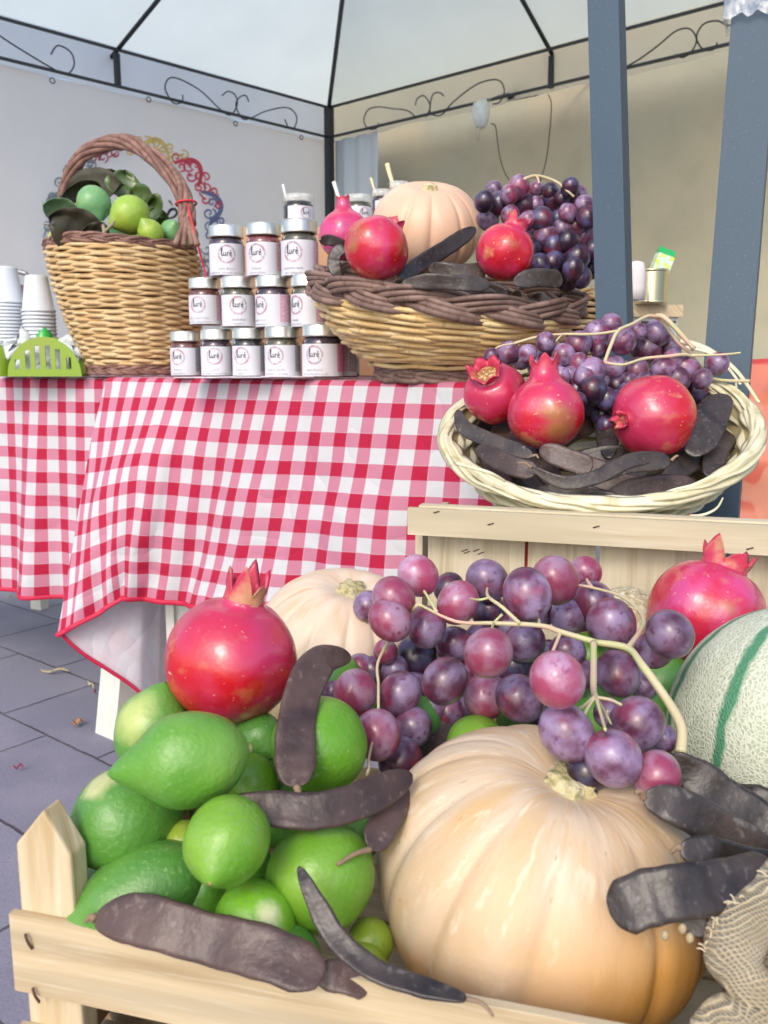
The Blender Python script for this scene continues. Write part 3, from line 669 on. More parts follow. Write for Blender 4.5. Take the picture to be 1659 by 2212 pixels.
# end panel hanging over the short side, its inside turned to us
rows2 = []; uv2 = []; NE = 40
EB = [(0, HB[0][1]), (.5, at(225, 1437, 1.63)), (1, at(292, 1497, 1.66)), (1.5, at(352, 1540, 1.72)), (2, at(372, 1520, 1.80))]
for i in range(NR+1):
    t = i/NR; row = []; u = []
    for j in range(NE+1):
        e = 2*j/NE; a = TC+tb*(.05*e*2)-UP*.006+tn*.003; b = interp(e, EB); p = a.lerp(b, t)
        p += V((-.01, 0, 0))*sin(e*5)*t; row.append(p); u.append((-t*.12-e*.13, -t*DR*1.02 + t*e*.02))
    rows2.append(row); uv2.append(u)
g.grid(rows2, uv2)
g.build('cloth', GING, ca)
g = MB(); g.tube([r+tn*.001 for r in rows[-1]], .0050, 8, flat=.45, up=tn); g.tube([p for p in rows2[-1]], .0055, 8, flat=.45, up=V((-.6, -.8, 0))); g.build('hem', HEM, ca)
# second cloth at the left
UB = V((-.906, .423, 0)); NB = V((-.423, -.906, 0)); TB = V((-.50, 1.755, ZT-.002)); LB = 1.1
tabB = thing('folding_table', 'white plastic table under the left gingham cloth', 'table', (TB+UB*.5-NB*.35)-UP*ZT)
g = MB(); g.box(TB+UB*(LB/2)-NB*.33-UP*.018, (LB/2-.01, .31, .014), (UB, NB, UP)); g.build('tabletop', PLW, tabB, False, mods=.004)
for a, b in ((.95, .08), (.95, .58), (.12, .58)):
    p = TB+UB*a-NB*b; g = MB(); g.box(V((p.x, p.y, .357)), (.022, .016, .357), (UB, NB, UP)); g.build('leg', PLW, tabB, False, mods=.003)
cb_ = thing('tablecloth', 'second gingham tablecloth in the left background under the cups and the green napkin holder', 'tablecloth', TB, 'gingham tablecloths')
g = MB(); rows = []; uvs = []; NC = 160
for i in range(6):
    q = 1-i/6; rows.append([TB+UP*.003+UB*(LB*j/NC)-NB*(.64*q+.012) for j in range(NC+1)]); uvs.append([(-LB*j/NC+.01, .64*q+.035) for j in range(NC+1)])
for k in range(1, 5):
    a = pi/2*k/5; rows.append([TB+UB*(LB*j/NC)-NB*(.012-.014*sin(a))+UP*(-.006+.009*cos(a)) for j in range(NC+1)]); uvs.append([(-LB*j/NC+.01, .035-.02*k/5) for j in range(NC+1)])
for i in range(41):
    t = i/40; row = []; u = []
    for j in range(NC+1):
        c = LB*j/NC; row.append(TB+UB*c-UP*(.006+.475*t)+NB*(.003+.018*t*sin(c*26+1.0)+.012*t*sin(c*51+t)+.02*t)+UB*(.05*t)); u.append((-c+.01-.03*t, .015-.475*t))
    rows.append(row); uvs.append(u)
g.grid(rows, uvs); g.build('cloth', GING, cb_)
g = MB(); g.tube(rows[-1], .0050, 8, flat=.45, up=NB); g.build('hem', HEM, cb_)
# ================================================================ background cabinet, tin, carton, coral bag
cabz = .775+((1106-658)/F*cos(PITCH)-sin(PITCH))*2.25
cc = at(1400, 658, 2.25); CABW = mat('cabinet_white', (.42, .45, .46), .5, [(4, (.36, .38, .38), .4, .7)])
t = thing('cabinet', 'small white cabinet with a wooden top behind the blue posts', 'cabinet', (cc.x, cc.y+.2, 0))
x0, x1 = at(1240, 658, 2.25).x, at(1473, 658, 2.25).x
g = MB(); g.box(((x0+x1)/2, cc.y+.2, (cabz-.03)/2), ((x1-x0)/2-.006, .19, (cabz-.03)/2)); g.build('cabinet_body', CABW, t, False, mods=.003)
g = MB(); g.box(((x0+x1)/2, cc.y+.2, cabz-.016), ((x1-x0)/2+.004, .20, .0155)); g.build('wooden_top', WOOD, t, False, mods=.003)
for k, zz in enumerate((cabz-.065, cabz-.16)):
    g = MB(); g.box(((x0+x1)/2, cc.y+.006, zz), ((x1-x0)/2-.02, .006, .024 if k == 0 else .06)); g.build('drawer', CABW, t, False, mods=.002)
    g = MB(); g.box((x1-.06, cc.y-.004, zz+(.020 if k == 0 else .05)), (.045, .004, .003)); g.build('handle', BLKC, t, False)
tp = at(1418, 657, 2.20)
TIN = mat('gold_tin', (.62, .56, .34), .22, metal=1, bump=(30, .05, .002))
t = thing('tin_can', 'ribbed gold tin can standing on the wooden cabinet top', 'tin can', (tp.x, tp.y+.05, cabz))
H, R_ = m_of(74, 2.2), m_of(35, 2.2); pr = [(1e-5, .001), (R_*.97, .001), (R_, .004)]
for i in range(60): pr.append((R_*(1-.018*(i % 4 in (1, 2))), .008+(H-.014)*i/59))
pr += [(R_*1.02, H-.003), (R_*1.02, H), (R_*.96, H), (R_*.95, .01), (1e-5, .008)]
g = MB(); g.lathe([(r, z+cabz) for r, z in pr], 40, Matrix.Translation((tp.x, tp.y+.05, 0))); g.build('can_body', TIN, t)
b0 = V((tp.x+.005, tp.y+.05, cabz+H*.55)); ax = (V((.35, 0, 1))).normalized(); sx = V((1, 0, -.35)).normalized(); sy = V((0, 1, 0))
t = thing('juice_carton', 'small green and white juice carton leaning inside the gold tin can', 'carton', b0)
g = MB(); g.box(b0+ax*.035, (.022, .016, .045), (sx, sy, ax)); g.build('carton_body', mat('carton_white', (.52, .66, .60), .4, [(60, (.55, .66, .12), .5, .52)]), t, False, mods=.001)
top = b0+ax*.080; vs = [top+sx*a*.022+sy*b*.016 for a, b in ((-1, -1), (1, -1), (1, 1), (-1, 1))] + [top+ax*.018+sx*a*.022 for a in (-1, 1)]
g = MB(); g.add(vs, [(0, 1, 5, 4), (2, 3, 4, 5), (1, 2, 5), (3, 0, 4), (3, 2, 1, 0)]); g.build('gable_top', mat('carton_green', (.02, .36, .10), .4), t, False)
g = MB(); g.box(b0+ax*.055+sx*.0226, (.0006, .012, .018), (sx, sy, ax)); g.build('fruit_print', mat('carton_orange', (.75, .20, .04), .4, [(90, (.7, .6, .1), .5, .55)]), t, False)
c = at(1372, 640, 2.12); c.z = cabz
t = thing('paper_roll', 'white kitchen paper roll on the cabinet, half hidden by the straight post', 'paper roll', c)
g = MB(); Rr = m_of(20, 2.12); g.lathe([(Rr*.3, .002), (Rr, .002), (Rr*1.02, .03), (Rr, .07), (Rr*.75, .092), (Rr*.3, .095)], 28, Matrix.Translation(c)); g.build('paper', mat('paper_white', (.62, .58, .58), .8), t)
# coral patterned bag
CORAL = mat('coral_satin', (.60, .13, .075), .32, [(9, (.66, .20, .12), .45, .5, 1), (6, (.52, .055, .045), .56, .585, 1), (14, (.66, .27, .17), .6, .63, 1)], (9, .5, .012), coat=.4, bump2=(30, .25, .004))
cbg = at(1700, 900, 1.42); t = thing('gift_bag', 'large coral red patterned sack standing behind the leaning post', 'bag', (cbg.x, cbg.y, 0))
xl, xr = at(1425, 1100, 1.42).x, at(1860, 1100, 1.42).x; zt_ = at(1640, 775, 1.42).z
g = MB(); rows = []
for i in range(31):
    q = i/30; row = []
    for j in range(64):
        a = 2*pi*j/64; z = zt_*q; s_ = 1 if q < .80 else sqrt(max(0.002, 1-((q-.80)/.21)**2)); xl2 = xl
        rx = (xr-xl)/2*s_; x = (xl+xr)/2 + (.05*(q**3)) + rx*(abs(cos(a))**.7)*(1 if cos(a) > 0 else -1)*(1-.06*sin(q*4)); y = cbg.y+.10+.09*s_*sin(a)
        k = .012*nz3((x, y, z), 14); row.append(V((x+k, y-k*1.5, z+k*.4)))
    rows.append(row)
g.grid(rows, closed=True); g.build('sack', CORAL, t)
g = MB(); rows = []
for i in range(10):
    q = i/9; rows.append([V((xl+.17+(xr-xl-.2)*j/20, cbg.y+.0-.012+.02*sin(j), zt_-.045+.055*q-.03*(q*q)+.012*sin(j*.8+q*3))) for j in range(21)])
g.grid(rows); g.build('pink_top', mat('pink_satin', (.66, .33, .28), .35, bump=(14, .4, .01), coat=.3), t)
# ================================================================ jars
GLS = mat('jar_glass', (.10, .10, .10), .05, coat=1); 
b_ = GLS.node_tree.nodes['Principled BSDF']; b_.inputs['Alpha'].default_value = .10
LID = mat('silver_lid', (.80, .80, .74), .33, [(3, (.56, .57, .53), .4, .65)], metal=.85)
LAB = mat('white_label', (.60, .61, .67), .55); RNG = mat('label_ring', (.30, .27, .34), .6, [(400, (.62, .52, .58), .42, .6), (60, (.42, .22, .27), .5, .6)])
INK = mat('label_ink', (.03, .035, .045), .6); INK2 = mat('label_small_ink', (.17, .17, .20), .6)
JAM = {k: mat('preserve_'+k, c, .12, [(90, tuple(min(1, x*2.2) for x in c), .5, .7)], coat=1, coatr=.03) for k, c in dict(plum=(.035, .018, .035), fig=(.11, .035, .030), green=(.07, .065, .04), black=(.018, .017, .018), red=(.13, .025, .03)).items()}
def ribbon2(st, mp, r0=None):
    g = MB()
    for pl, w_ in st:
        P = crom([V((x, y, 0)) for x, y in pl], 5); k = len(P); vs = []
        for i, p in enumerate(P):
            t = (P[min(i+1, k-1)]-P[max(i-1, 0)]).normalized(); s_ = V((-t.y, t.x, 0)); vs += [p+s_*w_/2, p-s_*w_/2]
        g.add([mp(v.x, v.y) for v in vs], [(2*i, 2*i+1, 2*i+3, 2*i+2) for i in range(k-1)])
    return g
WORD = [([(0, .2), (.02, 1.4), (.12, 2.1), (.3, 2.05), (.2, 1.3), (.1, .5), (.25, 0), (.5, .3)], .2), ([(.65, 1), (.62, .3), (.85, 0), (1.15, .4), (1.22, 1)], .17), ([(1.22, 1), (1.2, .25), (1.4, 0)], .17),
        ([(1.65, 1), (1.62, 0)], .2), ([(1.63, .55), (1.85, .95), (2.15, .9)], .17), ([(2.3, .5), (2.75, .6), (2.68, .95), (2.42, .88), (2.3, .4), (2.5, 0), (2.9, .2)], .2), ([(2.42, 1.55), (2.7, 1.25)], .22)]
def text_pts(txt, size):
    cu = bpy.data.curves.new('t', 'FONT'); cu.body = txt; cu.size = size; cu.align_x = 'CENTER'; cu.resolution_u = 1
    ob = bpy.data.objects.new('t', cu); S.collection.objects.link(ob); dg = bpy.context.evaluated_depsgraph_get(); me = ob.evaluated_get(dg).to_mesh()
    vs = [tuple(v.co) for v in me.vertices]; fs = [tuple(p.vertices) for p in me.polygons]; ob.evaluated_get(dg).to_mesh_clear(); bpy.data.objects.remove(ob); bpy.data.curves.remove(cu); return vs, fs
def jar(label, px, pyb, pyt, wpx, d, jam, turn=0, z=None, lines=('vaniglia', 'con zucchero'), panel=True, name='jam_jar', openlid=False, panelcol=0):
    c = at(px, pyb, d); 
    if z is not None: c.z = z
    R = m_of(wpx, d)/2; H = m_of(pyb-pyt, d)*1.0
    t = thing(name, label, 'jar', c, 'preserve jars in the stacked pyramid' if not openlid else 'open tasting jars behind the pyramid')
    T = Matrix.Translation(c) @ Matrix.Rotation(-pi/2 + turn + math.atan2(-c.x, c.y)*1.0, 4, 'Z')
    hb = H*.80; g = MB()
    g.lathe([(1e-5, .002), (R*.88, .002), (R*.955, .004), (R*.96, hb*.1), (R*.96, hb*.82), (R*.90, hb*.90), (R*.82, hb*.93), (R*.82, hb), (1e-5, hb)], 40, T); g.build('preserve', JAM[jam], t)
    g = MB(); g.lathe([(R*.90, .0), (R*.985, .003), (R*.985, hb*.82), (R*.93, hb*.91), (R*.85, hb*.95), (R*.85, hb)], 40, T); g.build('glass', GLS, t)
    g = MB(); z0 = H*.775
    if openlid:
        g.lathe([(R*.88, z0), (R*.97, z0+.0005), (R*.97, H), (R*.93, H), (R*.92, z0+.002)], 40, T, lambda a, k: 1+.006*sin(20*a)); g.build('clear_collar', GLS2, t)
    else:
        g.lathe([(R*.86, z0), (R*.965, z0), (R*.99, z0+.001), (R*.97, z0+.003), (R*.97, H-.004), (R*.955, H-.0015), (R*.90, H), (R*.86, H-.0012), (1e-5, H-.0012)], 48, T, lambda a, k: 1); g.build('lid', LID, t)
    r1 = R*.992; zl0, zl1 = hb*.06, hb*.80
    def cyl(x, y, e=0): return T @ V(((r1+e)*cos(x/R), (r1+e)*sin(x/R), y))
    def arc(a0, a1, y0, y1, e, n=30): 
        g = MB(); g.grid([[cyl(R*(a0+(a1-a0)*j/n), y0+(y1-y0)*i/2, e) for j in range(n+1)] for i in range(3)], [[(R*(a0+(a1-a0)*j/n)*100, (y0+(y1-y0)*i/2)*100) for j in range(n+1)] for i in range(3)]); return g
    lb = arc(-1.25, 2.6, zl0, zl1, 0).build('paper_label', LAB, t)
    rr = (zl1-zl0)*.30; yc = zl0+(zl1-zl0)*.66; g = MB(); rows = []
    for k in range(4):
        q = rr*(.80+.20*k/3); rows.append([cyl(q*cos(2*pi*j/36), yc+q*sin(2*pi*j/36), .0003) for j in range(36)])
    g.grid(rows, closed=True); g.build('ring_emblem', RNG, lb)
    sc = rr*.40; g = ribbon2([([(x*sc-1.45*sc, y*sc-.5*sc) for x, y in pl], w_*sc) for pl, w_ in WORD], lambda x, y: cyl(x, yc+y, .0005))
    g.add([cyl(x, y, .0005) for x, y in ((-rr*.62, yc-rr*.33), (rr*.62, yc-rr*.33), (rr*.62, yc-rr*.38), (-rr*.62, yc-rr*.38))], [(0, 1, 2, 3)]); g.build('lettering', INK, lb)
    g = MB()
    for i, tx in enumerate(lines):
        vs, fs = text_pts(tx, (zl1-zl0)*.10); g.add([cyl(x, zl0+(zl1-zl0)*(.17-.13*i)+y, .0004) for x, y, _ in vs], fs)
    g.build('caption', INK2, lb, False)
    if panel:
        pcol = ((.50, .30, .38), (.46, .16, .26), (.22, .24, .28))[panelcol]
        pm = mat('label_panel%d' % panelcol, pcol, .6, [(1.6, tuple(min(1, x*1.7) for x in pcol), .5, .54), (9, tuple(x*.6 for x in pcol), .56, .62)], uv=True, stretch=(.5, 9, 1))
        arc(1.22, 1.88, zl0+(zl1-zl0)*.14, zl1*.99, .0004).build('printed_panel', pm, lb)
        arc(1.93, 2.5, zl0+(zl1-zl0)*.14, zl1*.99, .0004).build('printed_panel', mat('label_panel_grey', (.27, .26, .30), .6, [(1.6, (.5, .48, .52), .5, .54)], uv=True, stretch=(.5, 9, 1)), lb)
    return t
GLS2 = mat('clear_plastic', (.62, .66, .64), .12, [(60, (.8, .82, .8), .5, .55)], coat=1, bump=(50, .3, .003)); GLS2.node_tree.nodes['Principled BSDF'].inputs['Alpha'].default_value = .5
dg_ = radians
zT = ZT+.004
J = [('rust brown preserve jar at the left end of the bottom row', 403, 812, 715, 66, 1.56, 'fig', -33, ("l'arancia", 'con zucchero')),
     ('second jar from the left in the bottom row, dark preserve', 470, 815, 713, 69, 1.53, 'plum', -10, ("l'arancia'", "con l'aglio e peperoncino")),
     ('third jar from the left in the bottom row, black preserve, ring print turned left', 539, 820, 715, 71, 1.49, 'black', -28, ('mandorlata', 'semplice')),
     ('fourth jar from the left in the bottom row, greenish preserve', 611, 822, 713, 76, 1.44, 'green', -25, ('crema di cipolle', 'con miele e curcuma')),
     ('bottom row jar at the right end with the pink printed panel, beside the braided basket', 697, 823, 709, 88, 1.40, 'plum', -24, ('zuppa di pesce', 'con i pomodori secchi')),
     ]
hz = {}
for i, (lb, px, pb, ptp, wp, d, jm, tr, ln) in enumerate(J):
    jar(lb, px, pb, ptp, wp, d, jm, dg_(tr), z=zT, lines=ln, panelcol=1 if i == 4 else 2)
jar('dark jar behind the right end of the bottom row showing only its grey panel', 745, 822, 712, 66, 1.46, 'plum', dg_(-95), z=zT)
for lb, px, pb, ptp, wp, d, jm, tr, ln in [
     ('reddish brown jar at the left end of the middle row', 445, 706, 605, 70, 1.545, 'fig', -28, ('pesto e peperoncino', "con l'olio e peperoncino")),
     ('middle row jar with the ring print facing straight out, second from the left', 516, 711, 602, 74, 1.50, 'green', 0, ("mandorlata'", 'semplice')),
     ('middle row jar with a pink panel, third from the left', 591, 712, 600, 77, 1.46, 'plum', -48, ('zuppa e noce', 'con pomodori')),
     ('middle row jar whose right half hides behind the braided rim', 668, 712, 598, 78, 1.42, 'green', -48, ('vaniglia', 'con zucchero')),
     ('top row jar at the left with black preserve and two lines of caption', 491, 603, 494, 77, 1.50, 'plum', 0, ('pesto di noce', 'condimento con aceto per la pasta')),
     ('top row jar in the middle with dark red preserve', 571, 603, 489, 76, 1.455, 'red', -25, ("l'arancia'", 'con zucchero')),
     ('top row jar at the right with olive green preserve', 648, 604, 482, 80, 1.42, 'green', -22, ('mandorle miele', 'con i pistacchi'))]:
    jar(lb, px, pb, ptp, wp, d, jm, dg_(tr), lines=ln, panelcol=0)
# leaflets on the cloth
for k, (x, y, a, s_) in enumerate(((455, 822, .3, .05), (535, 824, .1, .055), (640, 828, -.2, .05))):
    c = at(x, y, 1.47-.03*k); c.z = ZT+.005+.0012*k; g = MB(); u = V((cos(a-.6), sin(a-.6), 0)); v_ = V((-u.y, u.x, 0)); g.box(c, (s_, .035, .0005), (u, v_, UP))
    tag(g.build('leaflet', mat('leaflet_paper', (.70, .66, .72), .5), None, False, origin=tuple(c)), ('white leaflet lying under the left bottom jars', 'white leaflet lying under the middle of the bottom row', 'white leaflet lying before the fourth bottom jar')[k], 'leaflet', 'leaflets under the jars')
# risers and tasting jars behind
CARD = mat('cardboard', (.48, .28, .16), .8, [(4, (.40, .22, .12), .4, .7)], (80, .2, .001))
r0 = at(735, 560, 1.72); g = MB(); zr = at(650, 497, 1.72).z
g.box((r0.x+.01, r0.y+.06, (ZT+.005+zr)/2), (.20, .09, (zr-ZT-.005)/2)); tag(g.build('cardboard_box', CARD, None, False, mods=.002, origin=(r0.x, r0.y, ZT)), 'brown cardboard box used as a riser behind the jars', 'box')
for k, (lb, x, yt, yb, w_, d, jm) in enumerate([('open tasting jar with a spoon left of the corner post', 646, 426, 497, 68, 1.70, 'black'), ('open tasting jar with yellowish collar behind the left pomegranate', 774, 427, 497, 62, 1.72, 'green'), ('open tasting jar with a wooden stick left of the basket pumpkin', 826, 415, 480, 46, 1.82, 'plum'), ('farthest open tasting jar with a broad wooden stick above the pumpkin', 862, 398, 470, 44, 1.95, 'green')]):
    jar(lb, x, yb, yt, w_, d, jm, dg_(28), lines=('assaggio', 'prova'), openlid=True, name='tasting_jar', panelcol=0)
g = MB(); p1 = at(862, 470, 1.95); g.box((p1.x-.01, p1.y+.04, (ZT+p1.z)/2), (.08, .085, (p1.z-ZT)/2-.001)); tag(g.build('cardboard_box', CARD, None, False, mods=.002, origin=(p1.x, p1.y, ZT)), 'taller cardboard box riser hidden behind the pumpkin basket', 'box')
SPN = mat('white_spoon', (.66, .67, .64), .4); STK = mat('wooden_stick', (.72, .58, .36), .6)
for k, (a, b, d, w_, m, lb) in enumerate([((611, 398), (625, 450), 1.69, 5, SPN, 'thin white plastic spoon standing in the tasting jar left of the corner post'), ((721, 392), (737, 440), 1.70, 8, SPN, 'white plastic spoon standing above the left pomegranate'), ((801, 384), (815, 425), 1.81, 5, STK, 'thin pale wooden stick standing left of the pumpkin'), ((836, 353), (852, 408), 1.94, 9, STK, 'broad wooden stick leaning above the pumpkin')]):
    g = MB(); g.tube(crom([at(*a, d), at((a[0]+b[0])/2-1, (a[1]+b[1])/2, d), at(*b, d)], 6), lambda q: m_of(w_*(1.15-.3*q), d)/2, 8, flat=.3, up=-CF)
    tag(g.build('tasting_spoon', m, None, origin=tuple(at(*b, d))), lb, 'spoon', 'tasting spoons')
# ================================================================ cups, napkins, green holder
CUP = mat('white_cup', (.58, .63, .69), .3, coat=.3, sss=.1)
def cup_stack(px, ytop, ybrim, ybot, wt, wb, d, n, side):
    c = at(px, ybot, d); c.z = ZT+.003; top = at(px, ytop, d); Hc = m_of(ybrim-ytop, d); R0 = m_of(wb, d)/2; R1 = m_of(wt, d)/2
    zb = top.z; step = (zb-Hc-c.z-.001)/(n-1) if n > 1 else 0; lean = V((-.008 if side == 'left' else .0, 0, 0)); me = None
    for k in range(n):
        base = V((c.x, c.y, zb-Hc-step*k)); lab = ('upturned topmost white cup of the %s cup stack' % side) if k == 0 else 'white plastic cup nested below the topmost one in the %s cup stack' % side
        if me is None:
            g = MB(); g.lathe([(R0*1.06, -.0005), (R0*1.08, .001), (R0*1.06, .0035), (R0, .0045), (R1*1.02, Hc-.004), (R1*.97, Hc), (1e-5, Hc), (1e-5, Hc-.001), (R1*.93, Hc-.0015), (R0*.97, .002)], 36, Matrix.Translation(base))
            o = g.build('plastic_cup', CUP, None, origin=tuple(base)); me = o.data
        else:
            o = bpy.data.objects.new('plastic_cup', me); S.collection.objects.link(o); o.location = base
        o.rotation_euler = (0, 0, k*.7); tag(o, lab, 'cup', 'nested white plastic cups in the %s stack' % side)
cup_stack(22, 580, 655, 745, 50, 66, 1.86, 22, 'left')
cup_stack(88, 598, 673, 745, 46, 66, 1.83, 18, 'right')
LIME = mat('lime_plastic', (.20, .34, .02), .35, [(10, (.23, .30, .035), .45, .65)], coat=.3, sss=.05)
c = at(97, 815, 1.76); c.z = ZT+.003; nh = thing('napkin_holder', 'lime green slotted half round plastic napkin holder on the left cloth', 'napkin holder', c)
def half_disc(cx_, cyy, Rm, Hh, slots, m, yoff, par, nm):
    """plate in the x-z plane with vertical slots, built as strips"""
    g = MB(); xs = [-Rm+2*Rm*i/120 for i in range(121)]; th = .0025
    def topz(x): return Hh*sqrt(max(0, 1-(x/Rm)**2))
    for i in range(120):
        xa, xb = xs[i], xs[i+1]; xm = (xa+xb)/2; T0 = topz(xa); T1 = topz(xb); segs = [(0, 1)]
        for (s0, s1, z0) in slots:
            if s0 <= xm <= s1:
                zt2 = min(topz(s0), topz(s1), topz(xm))-.016; segs = [(0, z0/max(T0, 1e-4)), (zt2/max(T0, 1e-4), 1)] if zt2 > z0 else segs
        for a, b in segs:
            def q(x, T, f, y): return V((cx_+x, cyy+y+yoff, ZT+.003+T*f))
            vs = [q(xa, T0, a, 0), q(xb, T1, a, 0), q(xb, T1, b, 0), q(xa, T0, b, 0), q(xa, T0, a, th), q(xb, T1, a, th), q(xb, T1, b, th), q(xa, T0, b, th)]
            g.add(vs, [(0, 1, 2, 3), (7, 6, 5, 4), (3, 2, 6, 7), (1, 0, 4, 5), (0, 3, 7, 4), (2, 1, 5, 6)])
    return g.build(nm, m, par, False)
Rm = m_of(80, 1.76); Hh = m_of(84, 1.76)
sl = [(-Rm*.78+i*Rm*.275, -Rm*.78+i*Rm*.275+Rm*.13, .015) for i in range(6)]
half_disc(c.x, c.y, Rm, Hh, sl, LIME, 0, nh, 'front_plate'); half_disc(c.x, c.y, Rm, Hh, sl, LIME, .045, nh, 'back_plate')
g = MB(); g.box((c.x, c.y+.024, ZT+.0055), (Rm*.95, .022, .0022)); g.build('base', LIME, nh, False)
GRN = mat('green_plastic', (.03, .36, .06), .35, coat=.3)
c2 = at(92, 742, 1.80); t = thing('green_bowl', 'darker green upturned plastic bowl behind the napkin holder', 'bowl', (c2.x, c2.y, ZT+.003))
g = MB(); R_ = m_of(30, 1.8); zb_ = at(92, 704, 1.8).z; g.lathe([(R_, ZT+.003)]+[(R_*cos(a*pi/2/10), ZT+.003+(zb_-ZT-.003)*sin(a*pi/2/10)) for a in range(1, 11)], 32, Matrix.Translation((c2.x, c2.y+.01, 0))); g.build('bowl_shell', GRN, t)
c2 = at(4, 770, 1.80); t = thing('green_bowl', 'pale lime plastic piece cut off by the left picture edge', 'bowl', (c2.x, c2.y, ZT+.003))
g = MB(); R_ = m_of(34, 1.8); zb_ = at(92, 738, 1.8).z; g.lathe([(R_, ZT+.003)]+[(R_*cos(a*pi/2/10), ZT+.003+(zb_-ZT-.003)*sin(a*pi/2/10)) for a in range(1, 11)], 32, Matrix.Translation((c2.x-.012, c2.y, 0))); g.build('bowl_shell', LIME, t)
NAP = mat('paper_napkin', (.60, .65, .68), .8, bump=(40, .3, .003))
def napkin(pts, d, lb, dy=0):
    g = MB(); c = at(*pts[0], d); rows = []
    P = [at(x, y, d) for x, y in pts]; cen = sum(P, V())/len(P); k = len(P)
    for q in (0, .35, .7, 1): rows.append([cen.lerp(p, q)+V((0, .008*sin(q*5+i*1.9), .0)) for i, p in enumerate(P)])
    g.grid(rows, closed=True); o = g.build('paper_napkin', NAP, None, origin=tuple(c)); s_ = o.modifiers.new('s', 'SOLIDIFY'); s_.thickness = .002; tag(o, lb, 'napkin', 'white paper napkins in the holder')
napkin(crom_pts := [(48, 705), (62, 718), (66, 740), (40, 752), (20, 775), (0, 790), (-10, 750), (10, 735), (36, 728)], 1.79, 'crumpled white paper napkin between the cups and the green holder')
napkin([(128, 735), (142, 722), (158, 722), (168, 745), (178, 770), (170, 776), (150, 756)], 1.775, 'rounded white paper napkin standing right of the green holder')
napkin([(30, 800), (40, 765), (70, 748), (110, 745), (140, 762), (150, 800), (150, 812), (30, 812)], 1.775, 'white paper napkins inside the slotted holder')
TRAY = mat('dark_tray', (.06, .055, .065), .4)
t_ = at(30, 590, 2.2); g = MB(); g.tube(crom([at(x, y, 2.1) for x, y in ((-60, 585), (0, 580), (10, 580), (52, 590), (56, 594))], 6), .006, 8)
tag(g.build('metal_bar', mat('grey_bar', (.25, .26, .28), .4, metal=.6), None, origin=tuple(t_)), 'grey metal bar of a stand behind the left cup stack', 'bar')
q_ = at(55, 640, 2.05); g = MB(); g.box((q_.x, q_.y, (ZT+.004+at(55, 617, 2.05).z)/2), (.035, .02, (at(55, 617, 2.05).z-ZT-.004)/2)); tag(g.build('dark_box', mat('aubergine_card', (.10, .05, .08), .6), None, False, mods=.002, origin=tuple(q_)), 'dark purple box glimpsed between the two cup stacks', 'box')
# ================================================================ tall handled basket
c = at(312, 812, 1.84); c.z = ZT+.004; zr = at(275, 538, 1.80).z; Hb = zr-c.z
off = V((m_of(-36, 1.8), 0, 0))
tbk = thing('handled_basket', 'tall tan wicker basket with twisted brown handle at the left', 'basket', c)
def leanM(o, Hh): return Matrix.Translation(c) @ Matrix(((1, 0, o.x/Hh, 0), (0, 1, 0, 0), (0, 0, 1, 0), (0, 0, 0, 1)))
M = leanM(off, Hb)
Rb, Rt = .110, .150
def prof1(t):
    return Rb+(Rt-Rb)*(1.25*t-.25*t*t)+.006*sin(pi*t), .022+(Hb-.03)*t
weave(tbk, 'woven_side', WICK, prof1, 38, 22, .0056, .0042, M, flat=.75, jit=.2, seed=3, wave=.12)
bowl_liner(tbk, 'stake_gaps', LINER, prof1, M, inset=.007)  # added inner sheet, coloured dark so the weave gaps look shaded
def pf(R, z, wob=0, M_=M, ell=1, per=3):
    def f(a):
        p = V((R*cos(a), R*ell*sin(a), z+wob*sin(per*a+1))); o = V((cos(a), ell*sin(a), 0)).normalized(); M3 = M_.to_3x3(); return M_ @ p, (M3 @ o).normalized(), (M3 @ V((0, 0, 1))).normalized()
    return f
braid(tbk, 'rim', BARK2, pf(Rt-.001, Hb+.000, .004), .007, .0055, 7, 2, .0034, bundles=3, seed=4)
braid(tbk, 'foot', BARK2, pf(Rb+.002, .012), .005, .0045, 7, 2, .0038, bundles=3, seed=5)
# handle: arch of twisted rods
hp = [(148, 560, 1.93), (140, 470, 1.92), (146, 400, 1.90), (178, 338, 1.87), (232, 310, 1.83), (285, 310, 1.79), (338, 345, 1.74), (385, 400, 1.70), (402, 450, 1.67), (405, 485, 1.66)]
HPp = crom([at(*p) for p in hp], 14); g = MB()
for s_ in range(7):
    P = []; k = len(HPp)
    for i, p in enumerate(HPp):
        t_ = (HPp[min(i+1, k-1)]-HPp[max(i-1, 0)]).normalized(); n1 = t_.cross(CF).normalized(); n2 = t_.cross(n1); a = 2*pi*s_/7+i*.085; rad = .0102 if s_ else 0
        P.append(p+n1*(rad*cos(a)*1.15)+n2*(rad*sin(a)*.8))
    g.tube(P, .0060, 8, uvr=s_*7.3)
for dx in (-30, -8, 14, 26):
    g.tube(crom([at(404, 470, 1.655), at(404+dx*.45, 500, 1.645), at(404+dx*.85, 530, 1.64)], 6), .0062, 8, uvr=dx)
g.build('handle', BARK2, tbk)
g = MB(); cc_ = at(402, 440, 1.675); g.tube([cc_+CR*(.020*cos(a*pi/8))+CF*(.018*sin(a*pi/8))+UP*(.002*cos(a*pi/8)) for a in range(16)], .0022, 6, closed=True)
g.tube(crom([at(405, 441, 1.65), at(425, 520, 1.64), at(440, 575, 1.66), at(452, 625, 1.66)], 5), .0022, 6); g.build('red_tie', mat('red_ribbon', (.55, .02, .04), .5), tbk)
LEMB = mat('lemon_bluegreen', (.14, .33, .13), **LEM, layers=[(9, (.15, .37, .19), .46, .62, 2), (8, (.36, .46, .06), .54, .7, 2), (300, (.24, .42, .15), .6, .7)])
